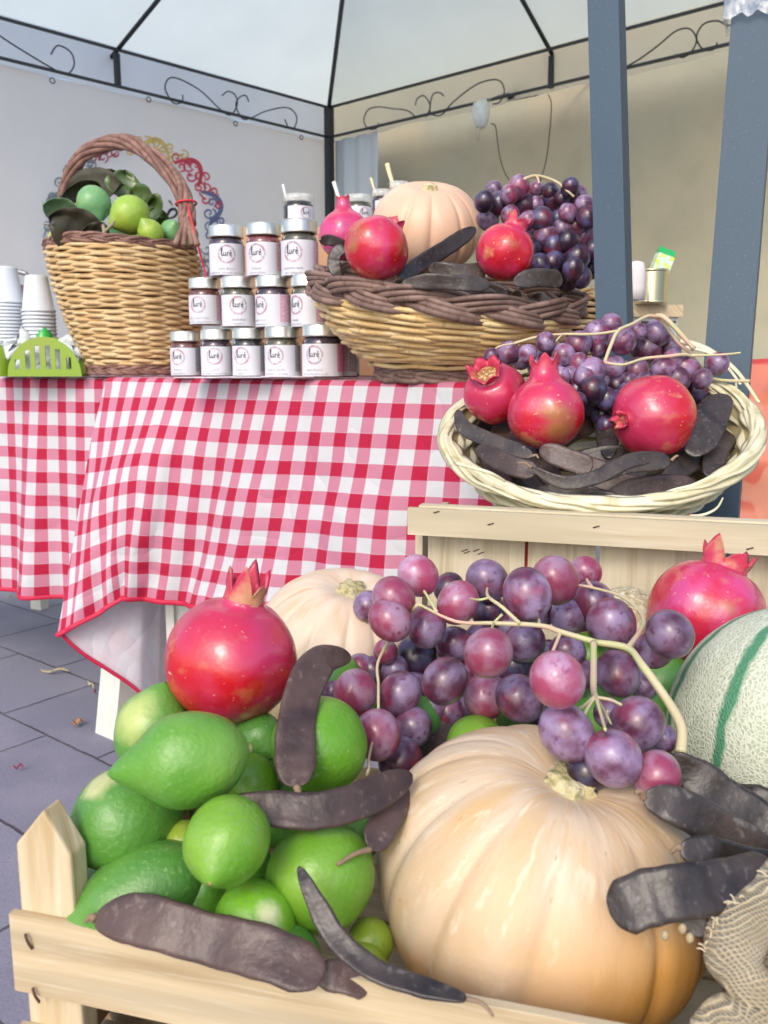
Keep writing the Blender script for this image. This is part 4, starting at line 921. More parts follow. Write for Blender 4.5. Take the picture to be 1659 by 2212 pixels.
LEMY = mat('lemon_yellowgreen', (.26, .42, .045), **LEM, layers=[(9, (.42, .48, .06), .46, .64, 2), (12, (.12, .30, .06), .55, .7, 2), (300, (.34, .48, .12), .6, .7)])
gb = 'green lemons in the handled basket'
lemon('blue green lemon with a yellow base left of centre in the handled basket', 203, 440, 1.74, 84, 72, (.35, .9, .2), LEMB, group=gb)
lemon('largest green lemon at the centre of the handled basket', 280, 464, 1.71, 90, 80, (-.75, .55, .3), LEMY, group=gb)
lemon('small pale green lemon on the rim below the handle', 326, 503, 1.70, 66, 54, (-.3, -.5, .6), LEMY, group=gb)
lemon('dark green lemon right of the small pale one beneath the handle', 371, 502, 1.74, 60, 52, (.3, -.3, .6), LEMB, group=gb)
lemon('green lemon wedged between the handle feet', 405, 508, 1.74, 52, 46, (.2, -.6, .5), LEMB, group=gb)
lemon('green lemon at the left rim under the dark leaf', 128, 520, 1.80, 62, 50, (.2, -.5, .5), LEMY, group=gb)
for k, (x, y, d) in enumerate(((170, 520, 1.80), (225, 545, 1.76), (300, 540, 1.80), (360, 545, 1.84), (250, 520, 1.90))):
    lemon('green lemon under the leaves, part of the hidden layer of the handled basket', x, y, d, 80, 66, (.5-k*.3, .2, .6), LEMB, group=gb)
LEAF = mat('citrus_leaf', (.07, .13, .035), .4, [(30, (.08, .12, .03), .45, .7)], (60, .3, .002), coat=.2, rand=.3)
LEAFD = mat('citrus_leaf_dark', (.045, .042, .024), .5, [(30, (.06, .05, .03), .45, .7)], (60, .3, .002))
LEAFL = mat('citrus_leaf_pale', (.15, .25, .12), .45, [(30, (.20, .30, .16), .45, .7)], (60, .3, .002))
def leaf(par, a, b, wpx, d0, d1, m, curl=.3, tilt=0):
    A, B = at(*a, d0), at(*b, d1); ax = B-A; L_ = ax.length; t_ = ax.normalized(); up = (CAM-A).normalized(); s_ = t_.cross(up).normalized(); n = s_.cross(t_); s_ = (s_*cos(tilt)+n*sin(tilt)); n = s_.cross(t_)
    w_ = m_of(wpx*1.35, d0)/2; rows = []
    for i in range(15):
        q = i/14; ww = w_*(sin(pi*q**.85))**.62+.0004; row = []
        for j in range(-3, 4): x = j/3; row.append(A+ax*q+s_*(ww*x)+n*(w_*curl*(x*x) - L_*.10*sin(pi*q)*curl + .05*w_*sin(q*18+x*3)))
        rows.append(row)
    g = MB(); g.grid(rows); o = g.build('leaf', m, par); sl_ = o.modifiers.new('s', 'SOLIDIFY'); sl_.thickness = .0008
lf = thing('lemon_branch', 'leafy lemon twig with dark olive leaves fanning over the left of the handled basket', 'branch', at(235, 500, 1.72))
for a in [((225, 515), (105, 465), 62, 1.71, 1.66, LEAFD, .3, .2), ((210, 520), (112, 485), 70, 1.72, 1.64, LEAFD, -.3, -.3), ((170, 470), (92, 438), 46, 1.78, 1.74, LEAFL, .5, .3), ((150, 410), (268, 400), 60, 1.84, 1.78, LEAFD, .3, .4), ((215, 400), (128, 425), 34, 1.8, 1.76, LEAFD, .4, .5),
          ((262, 430), (272, 374), 58, 1.80, 1.82, LEAF, .25, 0), ((268, 425), (280, 385), 44, 1.82, 1.85, LEAF, .2, .2), ((285, 420), (334, 426), 34, 1.80, 1.76, LEAF, .4, .2), ((318, 440), (352, 470), 50, 1.78, 1.76, LEAF, .3, -.2), ((335, 500), (345, 448), 44, 1.80, 1.78, LEAF, .3, .1), ((230, 530), (170, 500), 60, 1.70, 1.66, LEAFD, .2, .1), ((215, 400), (248, 372), 30, 1.84, 1.86, LEAFD, .3, .1)]: leaf(lf, *a)
for st_ in [([(228, 530, 1.66), (226, 505, 1.665), (221, 480, 1.68)], 5, 4), ([(227, 500, 1.665), (242, 485, 1.66), (247, 478, 1.67)], 4, 3), ([(112, 486, 1.65), (92, 484, 1.64)], 1.5, 1.2)]:
    g = MB(); stems(g, [st_]); g.build('twig', mat('twig', (.28, .24, .16), .7), lf)
# ================================================================ braided bowl basket
cB = at(962, 640, 1.32); zb0 = ZT+.004; cB.z = zb0
bk = thing('bowl_basket', 'round honey wicker basket with a thick brown braided rim on the table front', 'basket', cB)
Hw = .127; Rr0, Rr1 = .108, .196; tl = .30                                    # shear so the rim dips to the front
M2 = Matrix.Translation(cB) @ Matrix(((1, 0, 0, 0), (0, 1, 0, 0), (-.07, .0, 1, 0), (0, 0, 0, 1)))
def prof2(t): return Rr0+(Rr1-Rr0)*(1-(1-t)**1.8), .020+(Hw-.025)*t
def M2f(v):
    return v
class Sh:                                                                      # shear that grows with height
    def __init__(s, k, kx): s.k = k; s.kx = kx
    def __matmul__(s, v): f = max(0, v.z/Hw); return cB + V((v.x, v.y, v.z + f*(s.k*v.y + s.kx*v.x)))
    def to_3x3(s): return Matrix.Identity(3)
SH = Sh(.17, -.09)
weave(bk, 'woven_side', WICK2, prof2, 17, 18, .0064, .0045, SH, flat=.7, jit=.15, seed=8, wave=.1)
bowl_liner(bk, 'stake_gaps', LINER, prof2, SH, inset=.008)  # dark inner sheet painting the shade between the strands
braid(bk, 'rim', BARK, pf(Rr1+.004, Hw+.006, .003, SH), .022, .0115, 4, 3, .0046, bundles=3, seed=9, N=420)
braid(bk, 'foot', BARK, pf(Rr0-.004, .012, 0, SH), .005, .0035, 5, 4, .0042, bundles=3, seed=11)
g = MB(); g.lathe([(Rr0*.6, .001), (Rr0*.86, .001), (Rr0*.95, .012), (Rr0*.9, .02), (1e-5, .02)], 40, Matrix.Translation(cB)); g.build('base_board', mat('wine_base', (.12, .025, .03), .6), bk)
PUMP2 = mat('pumpkin_pink', (.66, .42, .29), .5, [(9, (.70, .50, .38), .42, .66, 4), (14, (.70, .40, .20), .58, .8, 4)], (120, .12, .001), coat=.15, coatr=.4)
cp = at(922, 492, 1.40); pumpkin('pale pink pumpkin sitting in the braided basket', cp, .090, .072, (.05, -.42, .95), PUMP2, ribs=11, seed=2, depth=.075, stemh=.012, stemr=.012)
gp = 'pomegranates in the braided basket'
pomegranate('pink pomegranate at the back left of the braided basket with its crown up', 745, 508, 1.30, 56, (-.05, -1, .15), PK2, neck=.26, nlen=.42, teeth=.08, group=gp, seed=4, open_=0)
pomegranate('round shiny pomegranate at the front left of the braided basket', 813, 537, 1.16, 70, (.55, -.80, -.25), PK, neck=.20, nlen=.05, teeth=.16, group=gp, seed=5, open_=.5)
pomegranate('pomegranate with a split crown in front of the grapes in the braided basket', 1091, 545, 1.17, 63, (.38, -.92, .1), PK, neck=.40, nlen=.16, teeth=.30, group=gp, seed=6, open_=.3)
gd = 'carob pods in the braided basket'
pod('grey carob pod propped diagonally against the basket pumpkin', [(862, 602, 1.17), (905, 572, 1.19), (965, 535, 1.22), (1027, 492, 1.25)], 36, .25, POD, gd, seed=1, thick=.4)
pod('long carob pod lying flat along the front rim of the braided basket', [(868, 612, 1.12), (930, 608, 1.11), (1000, 612, 1.11), (1058, 615, 1.12)], 34, .1, POD, gd, seed=2)
pod('carob pod lying behind the long flat one in the braided basket', [(925, 578, 1.18), (985, 590, 1.17), (1050, 585, 1.18)], 40, .2, POD, gd, seed=3)
pod('curled carob pod at the left rim of the braided basket', [(735, 600, 1.20), (722, 575, 1.20), (725, 548, 1.20), (745, 535, 1.20)], 30, .9, POD, gd, seed=4)
pod('carob pod crossing the back left pomegranate', [(690, 520, 1.21), (718, 520, 1.22), (750, 535, 1.23)], 24, .3, POD, gd, seed=5, stalk=(692, 518, 1.2, 0))
pod('carob pod under the right pomegranate of the braided basket', [(1110, 610, 1.14), (1160, 600, 1.15), (1215, 605, 1.18)], 40, .1, POD, gd, seed=7)
rs = random.Random(21)
for k in range(16):
    a = 2*pi*k/16*2.3; r_ = .05+.10*rs.random(); c_ = SH @ V((r_*cos(a), r_*sin(a), Hw*.98)); d_ = (c_-CAM).dot(CF); e = V((cos(a+1.5), sin(a+1.5), rs.uniform(-.1, .1)))*.055
    def topx(p): 
        q = p-CAM; d2 = q.dot(CF); return (829.5+q.dot(CR)/d2*F, 1106-q.dot(CU)/d2*F, d2)
    pod('carob pod in the underlying heap of the braided basket', [topx(c_-e), topx(c_+V((0, 0, .008))), topx(c_+e)], 34, rs.uniform(-.5, .5), POD, gd, seed=30+k)
def bunch(label, loc, lst, tf, mats, stemlist, seed, group='grape bunches', stem_k=1.0):
    t = thing('grape_bunch', label, 'grapes', loc, group); r_ = random.Random(seed)
    for it in lst:
        px, py, R, d, mi = tf(*it); grape(t, at(px, py, d), m_of(R, d), mats[mi] if mi is not None else r_.choice(mats), r_)
    g = MB(); stems(g, stemlist, stem_k); g.build('stem', GSTEM, t); return t
L5 = [(1000, 215, 55), (1055, 150, 45), (1080, 225, 60), (1135, 180, 50), (1185, 140, 60), (1215, 235, 60), (1020, 310, 60), (1140, 290, 50), (1275, 235, 45), (1310, 310, 65), (1370, 205, 60), (1280, 150, 40), (1355, 160, 45), (1465, 140, 50), (1500, 190, 60), (1540, 240, 55), (1450, 280, 50), (1490, 345, 60), (1540, 400, 60), (1270, 400, 60), (1370, 460, 60), (1370, 540, 60), (1450, 430, 60), (1500, 520, 70), (1470, 470, 50), (1300, 560, 60), (1380, 610, 60), (1450, 640, 60), (1520, 620, 60), (1480, 580, 60), (1330, 390, 60), (1420, 360, 50), (1250, 480, 60), (1330, 500, 55), (1560, 300, 60), (1590, 480, 60), (1580, 570, 60), (1420, 200, 45), (1230, 320, 50), (1400, 310, 50)]
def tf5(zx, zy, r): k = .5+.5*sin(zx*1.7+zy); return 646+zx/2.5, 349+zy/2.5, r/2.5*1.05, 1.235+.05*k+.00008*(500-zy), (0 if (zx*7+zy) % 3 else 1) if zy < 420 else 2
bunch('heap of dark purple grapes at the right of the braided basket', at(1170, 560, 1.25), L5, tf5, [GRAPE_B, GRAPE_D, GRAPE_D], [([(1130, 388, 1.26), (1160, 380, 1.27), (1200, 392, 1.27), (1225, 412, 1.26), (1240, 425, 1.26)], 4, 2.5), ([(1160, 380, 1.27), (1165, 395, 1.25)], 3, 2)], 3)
# pale basket behind
c3 = at(1225, 700, 1.56); c3.z = ZT+.004; t = thing('pale_basket', 'pale straw basket half hidden behind the braided basket and the straight post', 'basket', c3)
M3 = Matrix.Translation(c3); H3 = at(1225, 640, 1.5).z-c3.z
weave(t, 'woven_side', mat('pale_wicker', (.70, .50, .24), .55, [(1.5, (.80, .64, .36), .42, .62, 5)], (4, .3, .001), uv=True, stretch=(14, .37, 1)), lambda q: (.075+.03*q, .01+(H3-.01)*q), 13, 18, .005, .004, M3, seed=15)
bowl_liner(t, 'stake_gaps', LINER, lambda q: (.075+.03*q, .01+(H3-.01)*q), M3, inset=.007)  # same dark sheet, shade behind the strands put into its colour
braid(t, 'rim', WICK2, pf(.106, H3, 0, M3), .007, .006, 8, 2, .0035, seed=16)
# ================================================================ palm tray
ct = at(1291, 925, .985); TA = Matrix.Translation(ct) @ Matrix.Rotation(radians(-6), 4, 'Y') @ Matrix.Rotation(radians(25), 4, 'X')
tr = thing('palm_tray', 'pale woven palm tray tilted on the crate edge, holding pomegranates and grapes', 'tray', ct)
EL = .90; RT = .170
def prof3(t): return RT*(.60+.40*t**.75), -.074+.074*t**1.25
def weave_flat():
    rs = random.Random(6); g = MB()
    for i in range(9):
        t_ = i/8; R, z = prof3(t_); ph = pi*(i % 2); st = 15
        P = [TA @ V(((R+.004*sin(st*a+ph))*cos(a), (R+.004*sin(st*a+ph))*EL*sin(a), z+.0015*noise.noise(V((a*3, i, 2))))) for a in [2*pi*j/180 for j in range(180)]]
        g.tube(P, .0078, 6, closed=True, flat=.22, up=(TA.to_3x3() @ V((0, 0, 1))) if t_ < .1 else None, uvr=rs.random()*50)
    for i in range(6):
        R = RT*(.09+.09*i); P = [TA @ V((R*cos(2*pi*j/60), R*EL*sin(2*pi*j/60), -.074)) for j in range(60)]; g.tube(P, .0078, 6, closed=True, flat=.25, uvr=i*4)
    return g.build('woven_side', STRAW, tr)
weave_flat()
bowl_liner(tr, 'backing', mat('straw_backing', (.40, .33, .16), .8), prof3, TA, ell=EL, inset=.003)
def pft(R, z):
    def f(a):
        p = V(((R)*cos(a), R*EL*sin(a), z)); o = V((cos(a), EL*sin(a), 0)).normalized(); M3_ = TA.to_3x3(); return TA @ p, M3_ @ o, M3_ @ V((0, 0, 1))
    return f
g = MB(); rs = random.Random(4)                                                 # rim: broad strips wound in long slants
for s_ in range(6):
    P = []; ph = 2*pi*s_/6; u0 = rs.random()*6
    for j in range(260):
        a = 2*pi*j/260; p, o, u = pft(RT+.004, .002)(a); q = 3.5*a+ph; P.append(p+o*(.0048*sin(q)+.003*noise.noise(V((a*4, s_, 0))))+u*(.0048*cos(q)+.003*noise.noise(V((a*5, s_, 9)))))
    g.tube(P, .0060, 6, closed=True, flat=.3, uvr=s_*5.1)
g.build('rim', STRAW, tr)
g = MB()
for P, w_ in (([(1490, 1115, .85), (1520, 1112, .84), (1548, 1098, .84), (1562, 1075, .85)], 7), ([(985, 1000, .9), (1020, 1010, .88), (1060, 1022, .87), (1092, 1040, .88)], 9), ([(1470, 735, 1.12), (1530, 755, 1.11), (1590, 800, 1.08), (1640, 870, 1.04)], 13), ([(1380, 735, 1.13), (1440, 745, 1.13), (1540, 765, 1.10), (1600, 830, 1.06)], 10), ([(1600, 905, 1.0), (1592, 860, 1.02), (1590, 820, 1.04)], 8)):
    g = MB(); g.tube(crom([at(*p) for p in P], 8), lambda q: m_of(w_*(1.1-.5*q), P[0][2])/2, 6, flat=.3, up=-CF, uvr=w_)
    g.build('loose_strip', STRAW, tr)
gt = 'pomegranates on the palm tray'
pomegranate('back left pomegranate on the palm tray, its dried crown turned towards us', 1068, 850, 1.0, 68, (-.35, -.55, .75), PK, neck=.38, nlen=.10, teeth=.34, group=gt, seed=7)
pomegranate('middle pomegranate on the palm tray with a tall open crown', 1178, 893, .94, 82, (-.03, -.99, .05), PK, neck=.36, nlen=.34, teeth=.28, group=gt, seed=8, open_=.2)
pomegranate('right pomegranate on the palm tray, lying with its small dry crown to the left', 1411, 900, .93, 90, (-.86, .12, .50), PK, neck=.14, nlen=.03, teeth=.16, group=gt, seed=9, open_=.6)
L6 = [(275, 285, 40), (355, 270, 58), (455, 275, 48), (545, 215, 50), (550, 275, 48), (635, 280, 58), (710, 225, 65), (800, 175, 70), (875, 130, 58), (815, 250, 48), (930, 210, 70), (1005, 160, 45), (1050, 250, 75), (1105, 170, 65), (1170, 245, 55), (1245, 350, 72), (1135, 350, 62), (1000, 355, 62), (890, 340, 58), (765, 370, 78), (665, 385, 50), (710, 320, 50), (615, 340, 50), (1405, 325, 58), (1295, 460, 65), (780, 460, 75), (830, 570, 60), (905, 440, 60), (1210, 400, 60), (700, 450, 55), (960, 420, 50), (850, 500, 55), (620, 390, 50), (700, 520, 55), (760, 530, 60), (850, 640, 55), (900, 510, 55), (960, 470, 55), (1050, 420, 58), (650, 430, 50), (580, 340, 48), (500, 330, 48), (420, 310, 45), (740, 400, 55), (1180, 310, 55), (1330, 400, 50), (820, 410, 55)]
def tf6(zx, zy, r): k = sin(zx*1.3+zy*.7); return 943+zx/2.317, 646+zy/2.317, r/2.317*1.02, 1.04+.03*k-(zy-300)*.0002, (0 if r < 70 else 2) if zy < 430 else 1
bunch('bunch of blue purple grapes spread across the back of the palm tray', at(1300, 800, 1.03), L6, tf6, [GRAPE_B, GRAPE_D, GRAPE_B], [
    ([(1306, 783, .99), (1318, 750, .99), (1335, 715, 1.0), (1365, 700, 1.01), (1405, 682, 1.03), (1435, 700, 1.03), (1465, 740, 1.03), (1495, 765, 1.03), (1520, 800, 1.03), (1550, 820, 1.02), (1620, 823, 1.0)], 4, 4),
    ([(1418, 683, 1.03), (1440, 690, 1.02), (1500, 755, 1.02)], 6, 5), ([(1306, 783, .99), (1345, 788, .985), (1390, 775, .99), (1440, 770, .99), (1490, 768, 1.0), (1520, 800, 1.03)], 3, 4), ([(1110, 742, 1.03), (1160, 728, 1.03), (1215, 722, 1.04), (1280, 722, 1.02), (1335, 715, 1.0)], 3, 3), ([(1215, 722, 1.04), (1190, 748, 1.02)], 2, 2), ([(1050, 775, 1.02), (1075, 750, 1.02), (1110, 742, 1.02)], 2, 2), ([(1600, 762, .98), (1560, 766, .99), (1490, 768, 1.0)], 2, 3)], 5)
gq = 'carob pods on the palm tray'
pod('curved carob pod along the left rim of the palm tray', [(988, 885, .97), (1005, 925, .95), (1070, 955, .92), (1150, 985, .89)], 34, .2, POD, gq, seed=41, stalk=(1163, 990, .885, 1), thick=.4)
pod('s shaped carob pod at the front of the palm tray', [(1148, 1010, .87), (1215, 1042, .86), (1290, 1030, .86), (1360, 995, .87), (1440, 985, .88)], 32, .2, POD, gq, seed=42, stalk=(1118, 1000, .87, 0), thick=.4)
pod('short thick carob pod below the middle pomegranate', [(1165, 970, .90), (1220, 990, .89), (1280, 1012, .88)], 50, .3, POD2, gq, seed=43)
pod('broad carob pod at the front right of the palm tray', [(1285, 1035, .865), (1350, 1005, .87), (1450, 995, .88)], 40, .2, POD, gq, seed=44, stalk=(1465, 985, .88, 1))
pod('dark carob pod standing at the right side of the palm tray', [(1490, 985, .92), (1530, 920, .94), (1555, 850, .98)], 70, .2, POD, gq, seed=45)
pod('carob pod under the tray pomegranates at the left', [(1030, 965, .93), (1090, 1000, .9), (1160, 1020, .88)], 44, .2, POD2, gq, seed=46)
rs = random.Random(22)
for k in range(30):
    a = k*2.4; r_ = .01+.135*sqrt(k/30); c_ = TA @ V((r_*cos(a), r_*sin(a)*EL, -.022+.012*rs.random())); e = (TA.to_3x3() @ V((cos(a+1.4), sin(a+1.4), 0)))*.05
    pod('carob pod in the underlying heap of the palm tray', [topx(c_-e), topx(c_+V((0, 0, .006))), topx(c_+e)], 46, rs.uniform(-.5, .5), (POD, POD2)[k % 2], gq, seed=60+k)
# ================================================================ crates
a0 = at(25, 1968, .46); a1 = at_z(1250, 2200, a0.z); cr = (a1-a0); cr.z = 0; cr.normalize(); cb2 = V((-cr.y, cr.x, 0))
CL, CD, SH_ = .52, .34, .046                                                    # length, depth, slat height
def slat(par, c, half, ax, nm='slat', m=None, ofs=0):
    g = MB(); g.box(c, half, ax, uvs=ofs); return g.build(nm, m or WOOD, par, False, mods=.0012)
def crate(label, o, H=.125, tall=.060, posts=True):
    t = thing('wooden_crate', label, 'crate', (o.x, o.y, o.z-H), 'stacked wooden crates'); ax = (cr, cb2, UP); b = o-UP*H
    th = .0045; k = 0
    for z in (H-SH_/2, H-SH_*1.5-.022):
        for q in (0, CD):
            slat(t, b+cr*(CL/2)+cb2*(q+(th if q else -th)*0)+UP*z, (CL/2, th/2, SH_/2), ax, ofs=k*1.3); k += 1
        for q in (th*1.6, CL-th*1.6):
            slat(t, b+cr*q+cb2*(CD/2)+UP*z, (th/2, CD/2-.004, SH_/2), ax, nm='side_slat', ofs=k*1.3, m=WOOD2); k += 1
    for q in range(5): slat(t, b+cr*(CL/2)+cb2*(.035+q*.0675)+UP*.004, (CL/2-.006, .031, .003), ax, nm='bottom_board', ofs=k*1.3+q)
    if posts:
        for p, q in ((.0, .0), (CL, .0), (0, CD), (CL, CD)):
            sx = 1 if p == 0 else -1; sy = 1 if q == 0 else -1; w_, tk, h_ = .034, .0145, H+tall
            base = b+cr*(p+sx*.0205)+cb2*(q+sy*(th/2+.0005+tk/2)); g = MB(); rows = []
            prof_ = [(-w_/2, 0), (w_/2, 0), (w_/2*.96, h_-.024), (w_*.04, h_), (-w_/2, h_-.022)]
            vs = [base+cr*x*sx+cb2*(e*tk/2)+UP*z for e in (-1, 1) for x, z in prof_]; n = 5
            fs = [tuple(range(n-1, -1, -1)), tuple(range(n, 2*n))]+[(i, (i+1) % n, n+(i+1) % n, n+i) for i in range(n)]
            if sx < 0: fs = [tuple(reversed(f)) for f in fs]
            uv = [(z, x+e*.01) for e in (-1, 1) for x, z in prof_]
            g.add(vs, fs, uv); g.build('corner_post', WOODP2, t, False, mods=.0015)
    return t
WOOD2 = mat('orange_wood', (.48, .28, .15), .6, [(1, (.38, .20, .10), .42, .75, 6)], (1, .25, .002), uv=True, stretch=(5, 95, 1))
WOODP2 = mat('post_wood', (.58, .47, .30), .6, [(1, (.44, .32, .16), .42, .7, 5), (1.5, (.66, .58, .42), .5, .8)], (1, .4, .003), uv=True, stretch=(7, 70, 1))
o0 = V((a0.x, a0.y, a0.z))
fc = crate('front wooden crate full of lemons, pods and a big pumpkin, topmost of its stack', o0)
for x, y in ((63, 2028), (79, 2144)):
    c = at_pl(x, y, o0-cb2*.0026, cb2); g = MB(); g.tube(crom([c+V((-.0012, -.0015, .004)), c+V((0, -.0022, 0)), c+V((.0016, -.001, -.005))], 4), .0009, 6, flat=.8); g.build('staple', NAIL, fc)
zz = o0.z-.125
for k, lb in enumerate(('second crate from the top of the front crate stack', 'third crate from the top of the front crate stack', 'lowest crate of the front crate stack')):
    crate(lb, V((o0.x+.006*(k-1), o0.y+.004*k, zz-.001)), H=(zz-.001)/(3-k)-.0005, tall=0); zz = zz-(zz/(3-k))
# ---------------- crate stood on its side behind
rdir = V((cos(radians(17)), -sin(radians(17)), 0)); rb = V((sin(radians(17)), cos(radians(17)), 0)); s0 = at(893, 1092, .905)
rc = thing('wooden_crate', 'pale wooden crate stood on its side behind the fruit, boards facing us', 'crate', s0-UP*(s0.z), 'stacked wooden crates')
ax = (rdir, rb, UP); lt = m_of(58, .905)
slat(rc, s0+rdir*.26+UP*(-lt/2)-rb*.012, (.262, .0035, lt/2), ax, nm='cross_slat', m=WOODP, ofs=2)
slat(rc, s0+rdir*.27+UP*(-lt*.10)+rb*.001, (.262, .0085, .0045), ax, nm='rail', m=WOODP, ofs=5)
pz = s0.z-.012; hb = .215; x = .012; pb = s0+rb*.020
for k, (wd, gp_) in enumerate(((.104, .0035), (.069, .004), (.12, .003), (.12, .003), (.09, 0))):
    slat(rc, pb+rdir*(x+wd/2)+UP*(-.012-hb), (wd/2, .0025, hb), ax, nm='back_board', m=WOODP, ofs=k*2.1+7); x += wd+gp_
g = MB(); g.box(pb+rdir*.1178+rb*.006+UP*(-.012-hb), (.004, .002, hb), ax); g.build('red_strip', mat('red_paper', (.40, .03, .03), .7), rc, False)
for q in (.0, .52): slat(rc, pb+rdir*q+rb*.07+UP*(-.02-hb), (.004, .066, hb), ax, nm='side_board', m=WOODP, ofs=20)
g = MB()
for p in ((1003, 1190), (1008, 1194), (1028, 1190), (1038, 1196)):
    c = at_pl(*p, pb-rb*.003, rb); g.tube([c+rdir*.0035+UP*.002, c-rdir*.003-UP*.001], .0006, 5)
for p in ((943, 1106), (1060, 1132), (1288, 1138), (1620, 1185)):
    c = at_pl(p[0], p[1], s0-rb*.016, rb); g.tube([c+rdir*.003+UP*.001, c-rdir*.003-UP*.001], .0007, 5)
g.build('staple', NAIL, rc)
g = MB(); c = pb+rdir*.26+rb*.07; g.box(V((c.x, c.y, (s0.z-.012-2*hb)/2-.002)), (.25, .09, (s0.z-.012-2*hb)/2-.004), ax)
tag(g.build('wooden_box', WOOD, None, False, mods=.002, origin=(c.x, c.y, 0)), 'plain wooden box beneath the crate stood on its side', 'box')
# ================================================================ front crate contents
SC1 = (24, (.30, .27, .11), .70, .76, 6)
def LM(name, base, lay, patch=None): lay = list(lay)+[SC1]; return mat(name, base, **LEM, layers=lay, patch=patch)
sp_ = (420, (.17, .34, .09), .60, .74, 2)
L_MID = LM('lemon_mid', (.095, .275, .025), [(14, (.16, .36, .05), .48, .66, 2), (11, (.07, .26, .09), .52, .7, 2), sp_])
L_DRK = LM('lemon_dark', (.070, .22, .032), [(16, (.11, .28, .045), .48, .66, 2), sp_])
L_BRT = LM('lemon_bright', (.105, .295, .014), [(14, (.18, .36, .03), .46, .66, 2), sp_])
L_YEL = LM('lemon_yellow', (.25, .36, .03), [(16, (.25, .40, .03), .5, .62, 2), sp_])
def patched(name, base, lay, cpx, lm, r0, r1, col): return mat(name, base, **LEM, layers=lay, patch=[(tuple(at(*cpx)-at(*lm)), r0, r1, col)])
lemon('big smooth green lemon on top of the heap below the large pomegranate', 410, 1640, .462, 262, 208, (-.93, .12, .2), L_MID, nip=.30, seed=1.2)
P2m = patched('lemon_pale_top', (.10, .28, .04), [(14, (.16, .36, .05), .48, .66, 2), sp_], (275, 1545, .53), (328, 1575, .55), .006, .022, (.42, .50, .16))
lemon('upright green lemon behind the big smooth one, pale along its left side', 330, 1578, .55, 205, 162, (.25, -.9, .1), P2m, nip=.12, seed=4.4)
P3m = mat('lemon_bleached', (.085, .25, .035), **LEM, layers=[(14, (.14, .32, .05), .48, .66, 2), sp_, SC1], patch=[(tuple(at(208, 1690, .480)-at(272, 1768, .492)), .006, .013, (.46, .48, .22)), (tuple(at(170, 1808, .476)-at(272, 1768, .492)), .002, .012, (.40, .36, .09))])
lemon('green lemon at the left with a bleached shoulder and a yellow nipple', 272, 1768, .492, 262, 215, (-.80, .30, .50), P3m, nip=.10, seed=7.7)
lemon('round lime green lemon whose tip points towards us in the middle of the heap', 490, 1818, .43, 215, 184, (-.15, .42, .90), L_BRT, nip=.10, seed=2.5)
lemon('long dark green lemon low at the left behind the crate slat', 305, 1930, .468, 312, 190, (-.86, .38, .25), L_DRK, nip=.24, seed=3.1)
P6m = patched('lemon_white_patch', (.17, .42, .018), [(14, (.27, .50, .03), .46, .66, 2), sp_], (590, 1975, .40), (550, 1990, .42), .005, .012, (.62, .66, .36))
lemon('bright green lemon with a whitish patch above the broad brown pod', 550, 1995, .445, 205, 172, (.3, .1, .6), P6m, nip=.1, seed=9.2)
lemon('large bright green lemon left of the big pumpkin', 694, 1895, .47, 245, 236, (.35, .45, .75), L_BRT, nip=.06, seed=5.5)
lemon('bright green lemon behind the upright brown pod', 690, 1608, .52, 225, 205, (-.3, .55, .65), L_BRT, nip=.06, seed=6.5)
lemon('olive green lemon under the large pomegranate', 560, 1592, .55, 130, 108, (.5, .35, .6), L_DRK, nip=.12, seed=8.1)
lemon('small green lemon wedged between the big smooth lemon and the upright pod', 542, 1690, .52, 140, 115, (.4, .4, .6), L_BRT, nip=.1, seed=8.8)
lemon('green lemon peeping out between grapes and the big pumpkin', 1030, 1612, .60, 150, 130, (.1, -.4, .5), L_BRT, nip=.08, seed=4.8)
lemon('yellow green lemon at the left foot of the big pumpkin', 800, 2035, .475, 112, 100, (.2, .3, .6), L_YEL, nip=.08, seed=3.8)
lemon('striped yellow green lemon under the thin dark pod', 785, 2095, .46, 120, 108, (.2, .3, .6), L_YEL, nip=.08, seed=3.3)
lemon('yellowish lemon deep between the lemons of the front crate', 395, 1825, .49, 110, 100, (.2, .3, .6), L_YEL, nip=.08, seed=3.4)
lemon('green lemon seen in the gaps of the grapes near the melon', 1275, 1425, .70, 130, 120, (.2, .3, .6), L_BRT, nip=.08, seed=3.5)
lemon('green lemon deep beneath the left grapes', 848, 1447, .69, 80, 70, (.2, .3, .6), L_BRT, nip=.08, seed=3.6)
rs = random.Random(12)
for k, (x, y, d) in enumerate(((230, 1900, .52), (420, 1960, .48), (620, 1760, .54), (480, 1700, .58), (620, 2080, .44), (330, 1720, .56), (760, 1780, .55), (880, 1560, .66), (1000, 1700, .66), (700, 1480, .66), (1150, 1560, .68), (1300, 1560, .66), (420, 1560, .62), (520, 1900, .50), (660, 1660, .60), (900, 1480, .70), (1080, 1450, .72), (1200, 1470, .70), (1380, 1560, .68), (1420, 1480, .74), (1180, 1640, .64))):
    lemon('green lemon in the shaded lower layer of the front crate', x, y, d, 180, 155, (rs.uniform(-1, 1), rs.uniform(-1, 1), .4), (L_DRK, L_MID)[k % 2], nip=.12, seed=20+k)
pomegranate('largest shiny red pomegranate on top of the lemons in the front crate', 500, 1423, .56, 144, (.22, -.97, .12), PK, neck=.31, nlen=.14, teeth=.36, group='pomegranates in the front crate', seed=1.3, open_=.05, sq=.94)
pomegranate('pomegranate lying behind the striped melon at the right edge', 1525, 1325, .74, 122, (.38, -.88, -.1), PK2, neck=.42, nlen=.06, teeth=.34, group='pomegranates in the front crate', seed=2.1, open_=.3)
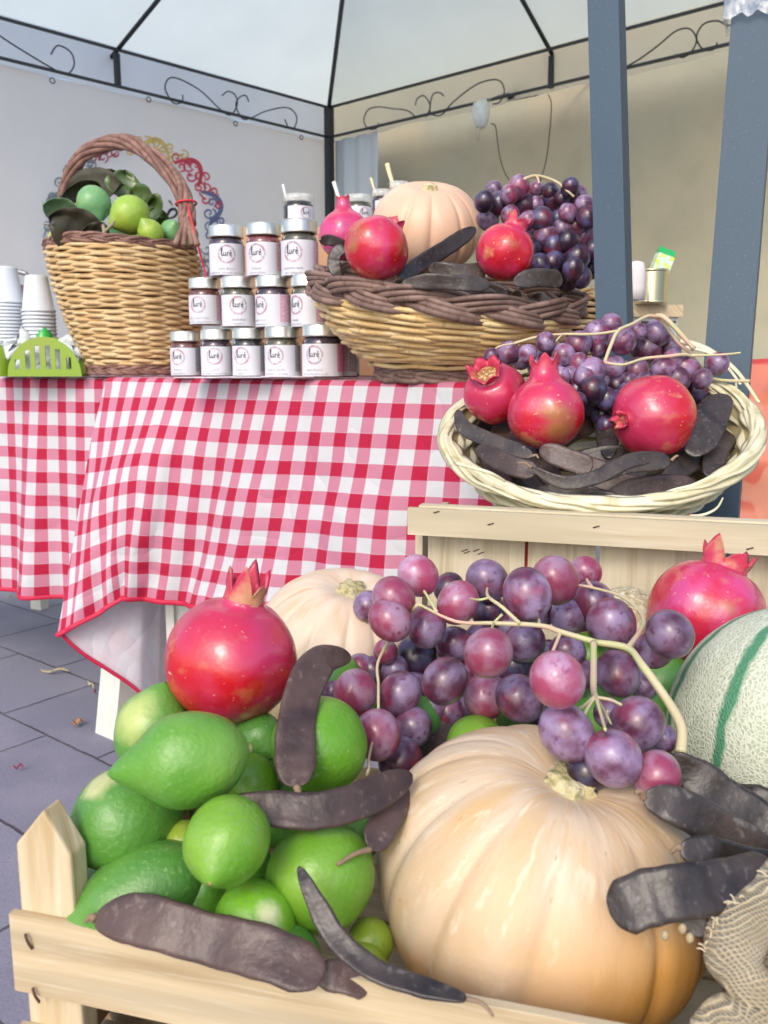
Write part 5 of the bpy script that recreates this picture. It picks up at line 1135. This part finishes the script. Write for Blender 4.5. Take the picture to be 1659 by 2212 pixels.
pm = mat('pumpkin_big', (.57, .41, .25), .52, [(1.2, (.60, .48, .35), .40, .60, 4), (2.6, (.56, .38, .19), .52, .70, 5), (7, (.68, .58, .43), .56, .70, 6), (14, (.40, .22, .09), .66, .76, 6)], (40, .10, .002), uv=True, stretch=(9, 1.6, 1), coat=.06, coatr=.4,
         patch=[(tuple(at(1400, 2150, .44)-at(1166, 1888, .51)), .02, .085, (.52, .26, .06)), (tuple(at(1000, 2210, .46)-at(1166, 1888, .51)), .01, .06, (.52, .25, .07))], bump2=(6, .25, .004))
pumpkin('big glossy peach pumpkin with orange underside at the front of the crate', at(1168, 1888, .51), .0985, .078, (.20, -.16, .97), pm, ribs=12, seed=3, depth=.050, stemh=.010, stemr=.0145, roll=.5)
pr_ = mat('pumpkin_rear', (.66, .49, .35), .5, [(1.6, (.70, .57, .44), .40, .62, 4), (3.5, (.66, .42, .24), .55, .75, 5)], (40, .10, .002), uv=True, stretch=(9, 1.6, 1), coat=.15, coatr=.4,
          patch=[(tuple(at(640, 1530, .72)-at(745, 1385, .76)), .01, .05, (.62, .28, .05))])
pumpkin('matt peach pumpkin behind the largest pomegranate', at(745, 1388, .76), .078, .062, (.14, -.22, .97), pr_, ribs=12, seed=5, depth=.06, stemh=.010, stemr=.012)
# melon
def melon_mat():
    m = mat('netted_melon', (.42, .47, .33), .6, [(20, (.50, .54, .40), .45, .65)]); t = m.node_tree; N = t.nodes; L = t.links; b = N['Principled BSDF']; old = b.inputs['Base Color'].links[0].from_socket
    tc = N.new('ShaderNodeTexCoord'); nz_ = N.new('ShaderNodeTexNoise'); nz_.inputs['Scale'].default_value = 40; va = N.new('ShaderNodeVectorMath'); va.operation = 'MULTIPLY_ADD'; va.inputs[1].default_value = (.012, .012, .012)
    L.new(tc.outputs['Object'], nz_.inputs['Vector']); L.new(nz_.outputs['Color'], va.inputs[0]); L.new(tc.outputs['Object'], va.inputs[2])
    vo = N.new('ShaderNodeTexVoronoi'); vo.feature = 'DISTANCE_TO_EDGE'; vo.inputs['Scale'].default_value = 330; L.new(va.outputs[0], vo.inputs['Vector'])
    mr = N.new('ShaderNodeMapRange'); mr.inputs[1].default_value = .05; mr.inputs[2].default_value = .28; mr.inputs[3].default_value = 1; mr.inputs[4].default_value = 0; L.new(vo.outputs[0], mr.inputs[0])
    mx = N.new('ShaderNodeMixRGB'); L.new(mr.outputs[0], mx.inputs[0]); L.new(old, mx.inputs[1]); mx.inputs[2].default_value = (.58, .62, .50, 1)
    uv = N.new('ShaderNodeUVMap'); sp = N.new('ShaderNodeSeparateXYZ'); L.new(uv.outputs[0], sp.inputs[0])
    def mth(op, a, b_=None):
        n = N.new('ShaderNodeMath'); n.operation = op
        for i, v in enumerate((a, b_)):
            if v is None: continue
            if isinstance(v, (int, float)): n.inputs[i].default_value = v
            else: L.new(v, n.inputs[i])
        return n.outputs[0]
    f = mth('ABSOLUTE', mth('SUBTRACT', mth('FRACT', mth('ADD', mth('MULTIPLY', sp.outputs[0], 10), mth('MULTIPLY', nz_.outputs[0], .22))), .5)); s_ = N.new('ShaderNodeMapRange'); s_.inputs[1].default_value = .045; s_.inputs[2].default_value = .105; s_.inputs[3].default_value = 1; s_.inputs[4].default_value = 0; L.new(f, s_.inputs[0])
    m2 = N.new('ShaderNodeMixRGB'); L.new(s_.outputs[0], m2.inputs[0]); L.new(mx.outputs[0], m2.inputs[1]); m2.inputs[2].default_value = (.07, .24, .13, 1)
    L.new(m2.outputs[0], b.inputs['Base Color']); bn = N.new('ShaderNodeBump'); bn.inputs['Distance'].default_value = .0008; bn.inputs['Strength'].default_value = .6; L.new(mr.outputs[0], bn.inputs['Height']); L.new(bn.outputs[0], b.inputs['Normal']); return m
MEL = melon_mat()
cm = at(1722, 1592, .63); R_ = m_of(282, .63); t = thing('striped_melon', 'pale netted melon with dark green stripes at the right edge', 'melon', cm)
M = Matrix.Translation(cm) @ frame_to(V((.30, .25, .92)), .55); g = MB()
g.lathe([(max(1e-5, R_*.97*sin(pi*i/48)), -R_*cos(pi*i/48)) for i in range(49)], 96, M, lambda a, k: 1-.012*(1-abs(sin(5*a)))**3+.01*noise.noise(V((cos(a), sin(a), k*2)))); g.build('rind', MEL, t)
cm = at(1352, 1345, .80); t = thing('netted_melon', 'small beige netted melon peeping out behind the grapes before the boards', 'melon', cm)
NET = mat('beige_net', (.42, .36, .22), .8, [(220, (.62, .58, .42), .48, .56, 2), (150, (.25, .22, .12), .6, .66)], (300, .6, .001))
R_ = m_of(78, .80); g = MB(); g.lathe([(max(1e-5, R_*sin(pi*i/24)), -R_*cos(pi*i/24)) for i in range(25)], 40, Matrix.Translation(cm)); g.build('rind', NET, t)
# grapes
L2 = [(440, 215, 85), (335, 310, 90), (225, 345, 62, .70), (320, 405, 85, .60), (475, 435, 85), (195, 530, 78), (170, 715, 92), (75, 715, 58, .64), (360, 720, 88), (110, 880, 78, .62), (265, 895, 97), (365, 1005, 92), (415, 865, 80, .62), (430, 560, 88, .68), (570, 265, 62, .76), (610, 330, 85), (735, 235, 85, .70), (740, 365, 72, .72), (905, 295, 102, .60), (1025, 235, 100, .66), (1155, 200, 68, .74), (600, 505, 72, .68), (740, 545, 102), (555, 665, 95), (725, 735, 90), (895, 500, 85, .66), (875, 740, 98, .58), (1035, 660, 115), (1080, 540, 75, .64), (1080, 390, 72, .70), (1190, 330, 88, .70), (1265, 420, 100, .66), (1290, 635, 92, .62), (1400, 680, 62, .66), (1515, 465, 98, .58), (1450, 530, 78, .62), (1075, 885, 112), (1160, 1060, 78, .49), (1275, 995, 115), (1375, 850, 112, .52), (1460, 1070, 100, .48), (1490, 910, 55, .56), (1250, 800, 60, .58), (850, 600, 80, .68), (650, 770, 58, .66), (960, 790, 72, .62), (1130, 640, 65, .64), (830, 430, 60, .72), (190, 610, 60, .68), (300, 540, 52, .66), (700, 480, 60, .70), (960, 380, 60, .72), (500, 560, 60, .72), (1180, 440, 60, .74), (640, 620, 60, .70), (1000, 560, 70, .70), (500, 765, 78, .66), (575, 800, 70, .66), (430, 705, 72, .66), (345, 620, 62, .67), (250, 620, 60, .68), (700, 640, 60, .70), (820, 690, 66, .68)]
reds = {(440, 215), (335, 310), (320, 405), (170, 715), (265, 895), (610, 330), (1025, 235), (1155, 200), (740, 545), (725, 735), (1460, 1070), (300, 540), (1035, 660)}
darks = {(430, 560), (1160, 1060), (850, 600), (740, 365), (960, 790), (570, 265)}
def tf2(zx, zy, r, d=None): return 681+zx/1.979, 1135+zy/1.979, r/1.979*1.06, d or min(.80, 55/r), 1 if (zx, zy) in reds else (2 if (zx, zy) in darks else 0)
def q2(zx, zy, d): return (681+zx/1.979, 1135+zy/1.979, d)
ST = [([q2(1562, 970, .50), q2(1565, 860, .51), q2(1500, 740, .525), q2(1400, 600, .54), q2(1335, 525, .56), q2(1200, 500, .575)], 15, 10),
      ([q2(1200, 500, .575), q2(1050, 455, .58), q2(960, 428, .58), q2(760, 418, .585), q2(600, 410, .60), q2(440, 335, .60)], 9, 4),
      ([q2(1335, 525, .56), q2(1400, 430, .60), q2(1385, 365, .63), q2(1300, 300, .66), q2(1180, 265, .68), q2(1120, 255, .68)], 8, 4),
      ([q2(1190, 500, .57), q2(1190, 600, .545), q2(1190, 700, .52), q2(1200, 740, .50)], 9, 8), ([q2(1200, 735, .50), q2(1225, 820, .48), q2(1240, 875, .46)], 5, 4), ([q2(1200, 735, .50), q2(1260, 745, .50), q2(1310, 768, .50)], 5, 4),
      ([q2(1195, 735, .50), q2(1165, 780, .495), q2(1150, 815, .49)], 5, 4), ([q2(1190, 735, .50), q2(1150, 770, .50), q2(1115, 790, .50)], 5, 3.5), ([q2(1205, 740, .50), q2(1240, 800, .51), q2(1265, 850, .51)], 4, 3),
      ([q2(875, 420, .58), q2(800, 350, .585), q2(740, 305, .60), q2(735, 268, .63)], 6, 4), ([q2(740, 310, .60), q2(700, 318, .60), q2(660, 312, .62)], 4, 3), ([q2(800, 380, .585), q2(765, 415, .585), q2(755, 440, .56)], 4, 3),
      ([q2(520, 372, .60), q2(490, 320, .61), q2(465, 280, .62)], 5, 3.5), ([q2(1050, 455, .58), q2(1010, 550, .56), q2(990, 590, .55)], 5, 3.5), ([q2(440, 335, .60), q2(345, 450, .63), q2(270, 580, .60), q2(270, 680, .585), q2(270, 790, .57)], 5, 3.5),
      ([q2(1180, 265, .68), q2(1160, 230, .70)], 6, 4), ([q2(1385, 365, .63), q2(1340, 345, .64)], 4, 3), ([q2(1400, 600, .54), q2(1450, 690, .55), q2(1520, 800, .54)], 5, 3), ([q2(960, 428, .58), q2(950, 385, .60), q2(925, 380, .60)], 4, 3),
      ([q2(270, 790, .57), q2(250, 900, .56), q2(230, 990, .53), q2(228, 1040, .52), q2(218, 1068, .52)], 3, 4), ([q2(990, 590, .55), q2(950, 580, .555), q2(935, 610, .55)], 4, 3)]
bunch('large sprawling bunch of bloomy red purple grapes draped over the front crate', at(1280, 1390, .57), L2, tf2, [GRAPE_B, GRAPE_R, GRAPE_D], ST, 7, stem_k=.8)
# pods
gf = 'carob pods in the front crate'
pod('upright curved brown carob pod leaning before the rear pumpkin', [(758, 1418, .56), (700, 1425, .53), (660, 1480, .51), (640, 1570, .49), (638, 1650, .475), (641, 1700, .465)], 84, .25, POD2, gf, stalk=(643, 1762, .455, 1), seed=11)
pod('brown carob pod lying level in the middle of the front crate', [(497, 1733, .46), (580, 1745, .455), (680, 1752, .455), (780, 1728, .465), (890, 1672, .49)], 78, .15, POD2, gf, seed=12, stalk=(488, 1722, .46, 0))
pod('short brown carob pod hanging beside the big pumpkin', [(872, 1695, .50), (845, 1750, .48), (800, 1835, .46)], 66, .3, POD2, gf, stalk=(728, 1868, .445, 1), seed=13)
pod('broad flat brown carob pod resting along the front slat of the crate', [(205, 1985, .435), (300, 1985, .425), (440, 2025, .415), (580, 2060, .405), (700, 2112, .398)], 106, .1, POD2, gf, stalk=(185, 1990, .44, 0), seed=14, thick=.3, taper=.2)
pod('thin bluish black carob pod bending down over the crate slat', [(645, 1872, .42), (680, 1945, .41), (730, 2030, .40), (810, 2095, .39), (900, 2128, .385), (1010, 2158, .378)], 50, .9, POD, gf, stalk=(1066, 2196, .37, 1), seed=15, thick=.6)
pod('stub of a brown carob pod behind the thin dark one', [(680, 2105, .41), (740, 2110, .41), (800, 2130, .41)], 66, .2, POD2, gf, seed=16)
pod('long dark carob pod running under the melon at the right', [(1448, 1632, .50), (1530, 1700, .495), (1620, 1760, .49), (1740, 1840, .48)], 92, .2, POD, gf, seed=17)
pod('dark carob pod pointing at the stem of the big pumpkin', [(1390, 1722, .455), (1470, 1745, .455), (1570, 1800, .46), (1700, 1880, .46)], 88, .2, POD, gf, stalk=(1372, 1712, .45, 0), seed=18)
pod('grey carob pod in the middle of the right pod cluster', [(1468, 1832, .43), (1540, 1850, .43), (1620, 1872, .44), (1720, 1890, .44)], 84, .2, POD, gf, stalk=(1450, 1842, .43, 0), seed=19)
pod('broad broken carob pod with pale seeds beside the burlap', [(1318, 1975, .405), (1390, 1942, .40), (1480, 1925, .40), (1580, 1910, .41), (1680, 1880, .42)], 112, .15, POD, gf, seed=20, taper=.12)
pod('dark carob pod tucked beside the burlap sack', [(1480, 2010, .42), (1540, 1960, .42), (1620, 1920, .42)], 90, .3, POD, gf, seed=21)
pod('brown carob pod standing deep beneath the left grapes', [(985, 1525, .66), (950, 1600, .64), (915, 1690, .62)], 80, .2, POD2, gf, seed=22)
pod('carob pod lying deep behind the large melon', [(1560, 1640, .60), (1600, 1720, .56), (1680, 1760, .55)], 90, .2, POD, gf, seed=23)
for k, (x, y) in enumerate(((1436, 2020), (1474, 2006), (1490, 2026))):
    c = at(x, y, .395); g = MB(); g.lathe([(max(1e-5, .0019*sin(pi*i/8)), -.0026*cos(pi*i/8)) for i in range(9)], 12, Matrix.Translation(c)); tag(g.build('seed', mat('pale_seed', (.36, .29, .17), .6), None, origin=tuple(c)), ('pale seed at the left end of the broken pod gap', 'pale seed in the middle of the broken pod gap', 'pale seed nearest the burlap in the broken pod gap')[k], 'seed', 'pale seeds in the broken pod')
# burlap
def burlap():
    m = mat('burlap', (.50, .41, .25), .9, [(60, (.58, .50, .34), .45, .65)], sheen=.2); t = m.node_tree; N = t.nodes; L = t.links; b = N['Principled BSDF']; old = b.inputs['Base Color'].links[0].from_socket
    tc = N.new('ShaderNodeTexCoord'); nz_ = N.new('ShaderNodeTexNoise'); nz_.inputs['Scale'].default_value = 45; va = N.new('ShaderNodeVectorMath'); va.operation = 'MULTIPLY_ADD'; va.inputs[1].default_value = (.008,)*3
    L.new(tc.outputs['Object'], nz_.inputs['Vector']); L.new(nz_.outputs['Color'], va.inputs[0]); L.new(tc.outputs['Object'], va.inputs[2])
    o = []
    for d_ in ((1, .5, .45), (-.45, .4, 1)):
        dp = N.new('ShaderNodeVectorMath'); dp.operation = 'DOT_PRODUCT'; dp.inputs[1].default_value = V(d_).normalized()*(2*pi/.0018); L.new(va.outputs[0], dp.inputs[0])
        s_ = N.new('ShaderNodeMath'); s_.operation = 'SINE'; L.new(dp.outputs['Value'], s_.inputs[0]); o.append(s_.outputs[0])
    mx = N.new('ShaderNodeMath'); mx.operation = 'MAXIMUM'; L.new(o[0], mx.inputs[0]); L.new(o[1], mx.inputs[1])
    mr = N.new('ShaderNodeMapRange'); mr.inputs[1].default_value = -.7; mr.inputs[2].default_value = .4; L.new(mx.outputs[0], mr.inputs[0])
    m2 = N.new('ShaderNodeMixRGB'); m2.inputs[1].default_value = (.36, .285, .17, 1); L.new(mr.outputs[0], m2.inputs[0]); L.new(old, m2.inputs[2]); L.new(m2.outputs[0], b.inputs['Base Color'])
    bn = N.new('ShaderNodeBump'); bn.inputs['Distance'].default_value = .0016; bn.inputs['Strength'].default_value = .9; L.new(mx.outputs[0], bn.inputs['Height']); L.new(bn.outputs[0], b.inputs['Normal']); return m
BUR = burlap()
bs = thing('burlap_sack', 'coarse beige burlap sack bunched up at the lower right corner', 'sack', at(1650, 2100, .42))
g = MB()
def roll(pts, r0, r1, flat=.6, sd=0):
    P = crom([at(*p) for p in pts], 12); st = len(g.v); g.tube(P, lambda q: m_of(r0+(r1-r0)*q, pts[0][2])*(1+.12*noise.noise(V((q*5, sd, 0)))), 28, flat=flat)
    for v_ in g.v[st:]:
        n_ = noise.noise(v_*26+V((sd, 0, 0)))*.007+noise.noise(v_*60)*.002; v_ += V((n_, -abs(n_)*.6, n_*.8))
roll([(1760, 1835, .42), (1690, 1925, .41), (1615, 1990, .40), (1585, 2060, .395), (1625, 2130, .39), (1700, 2200, .38), (1760, 2290, .37)], 62, 66, .7, 1)
roll([(1500, 2240, .385), (1545, 2200, .385), (1610, 2190, .385), (1690, 2230, .38), (1760, 2300, .375)], 40, 60, .7, 2)
roll([(1780, 1930, .43), (1700, 2040, .42), (1690, 2130, .415), (1740, 2240, .41)], 80, 90, .8, 3)
st_ = len(g.v); cb_s = at(1840, 2140, .45); g.lathe([(max(1e-5, .062*sin(pi*i/30)), -.075*cos(pi*i/30)) for i in range(31)], 64, Matrix.Translation(cb_s))
for v_ in g.v[st_:]: n_ = noise.noise(v_*30)*.012+noise.noise(v_*70)*.003; v_ += V((n_, -abs(n_), n_*.6))
roll([(1900, 1850, .44), (1850, 2000, .44), (1830, 2150, .43), (1850, 2300, .42)], 110, 120, .8, 4)
g.build('cloth_folds', BUR, bs)
g = MB(); rs = random.Random(3); E = [(1655, 1893), (1600, 1940), (1548, 1985), (1526, 2040), (1530, 2085)]
for k in range(16):
    q = rs.random()*3.99; i = int(q); f = q-i; x = E[i][0]+(E[i+1][0]-E[i][0])*f; y = E[i][1]+(E[i+1][1]-E[i][1])*f; c = at(x+rs.uniform(0, 8), y+rs.uniform(-3, 5), .398); e = V((rs.uniform(-.006, .001), rs.uniform(-.002, .002), rs.uniform(-.001, .005)))
    g.tube(crom([c, c+e*.6+V((0, 0, .001)), c+e], 3), .0004, 5)
g.build('loose_fibres', mat('jute_fibre', (.60, .52, .36), .9), bs)
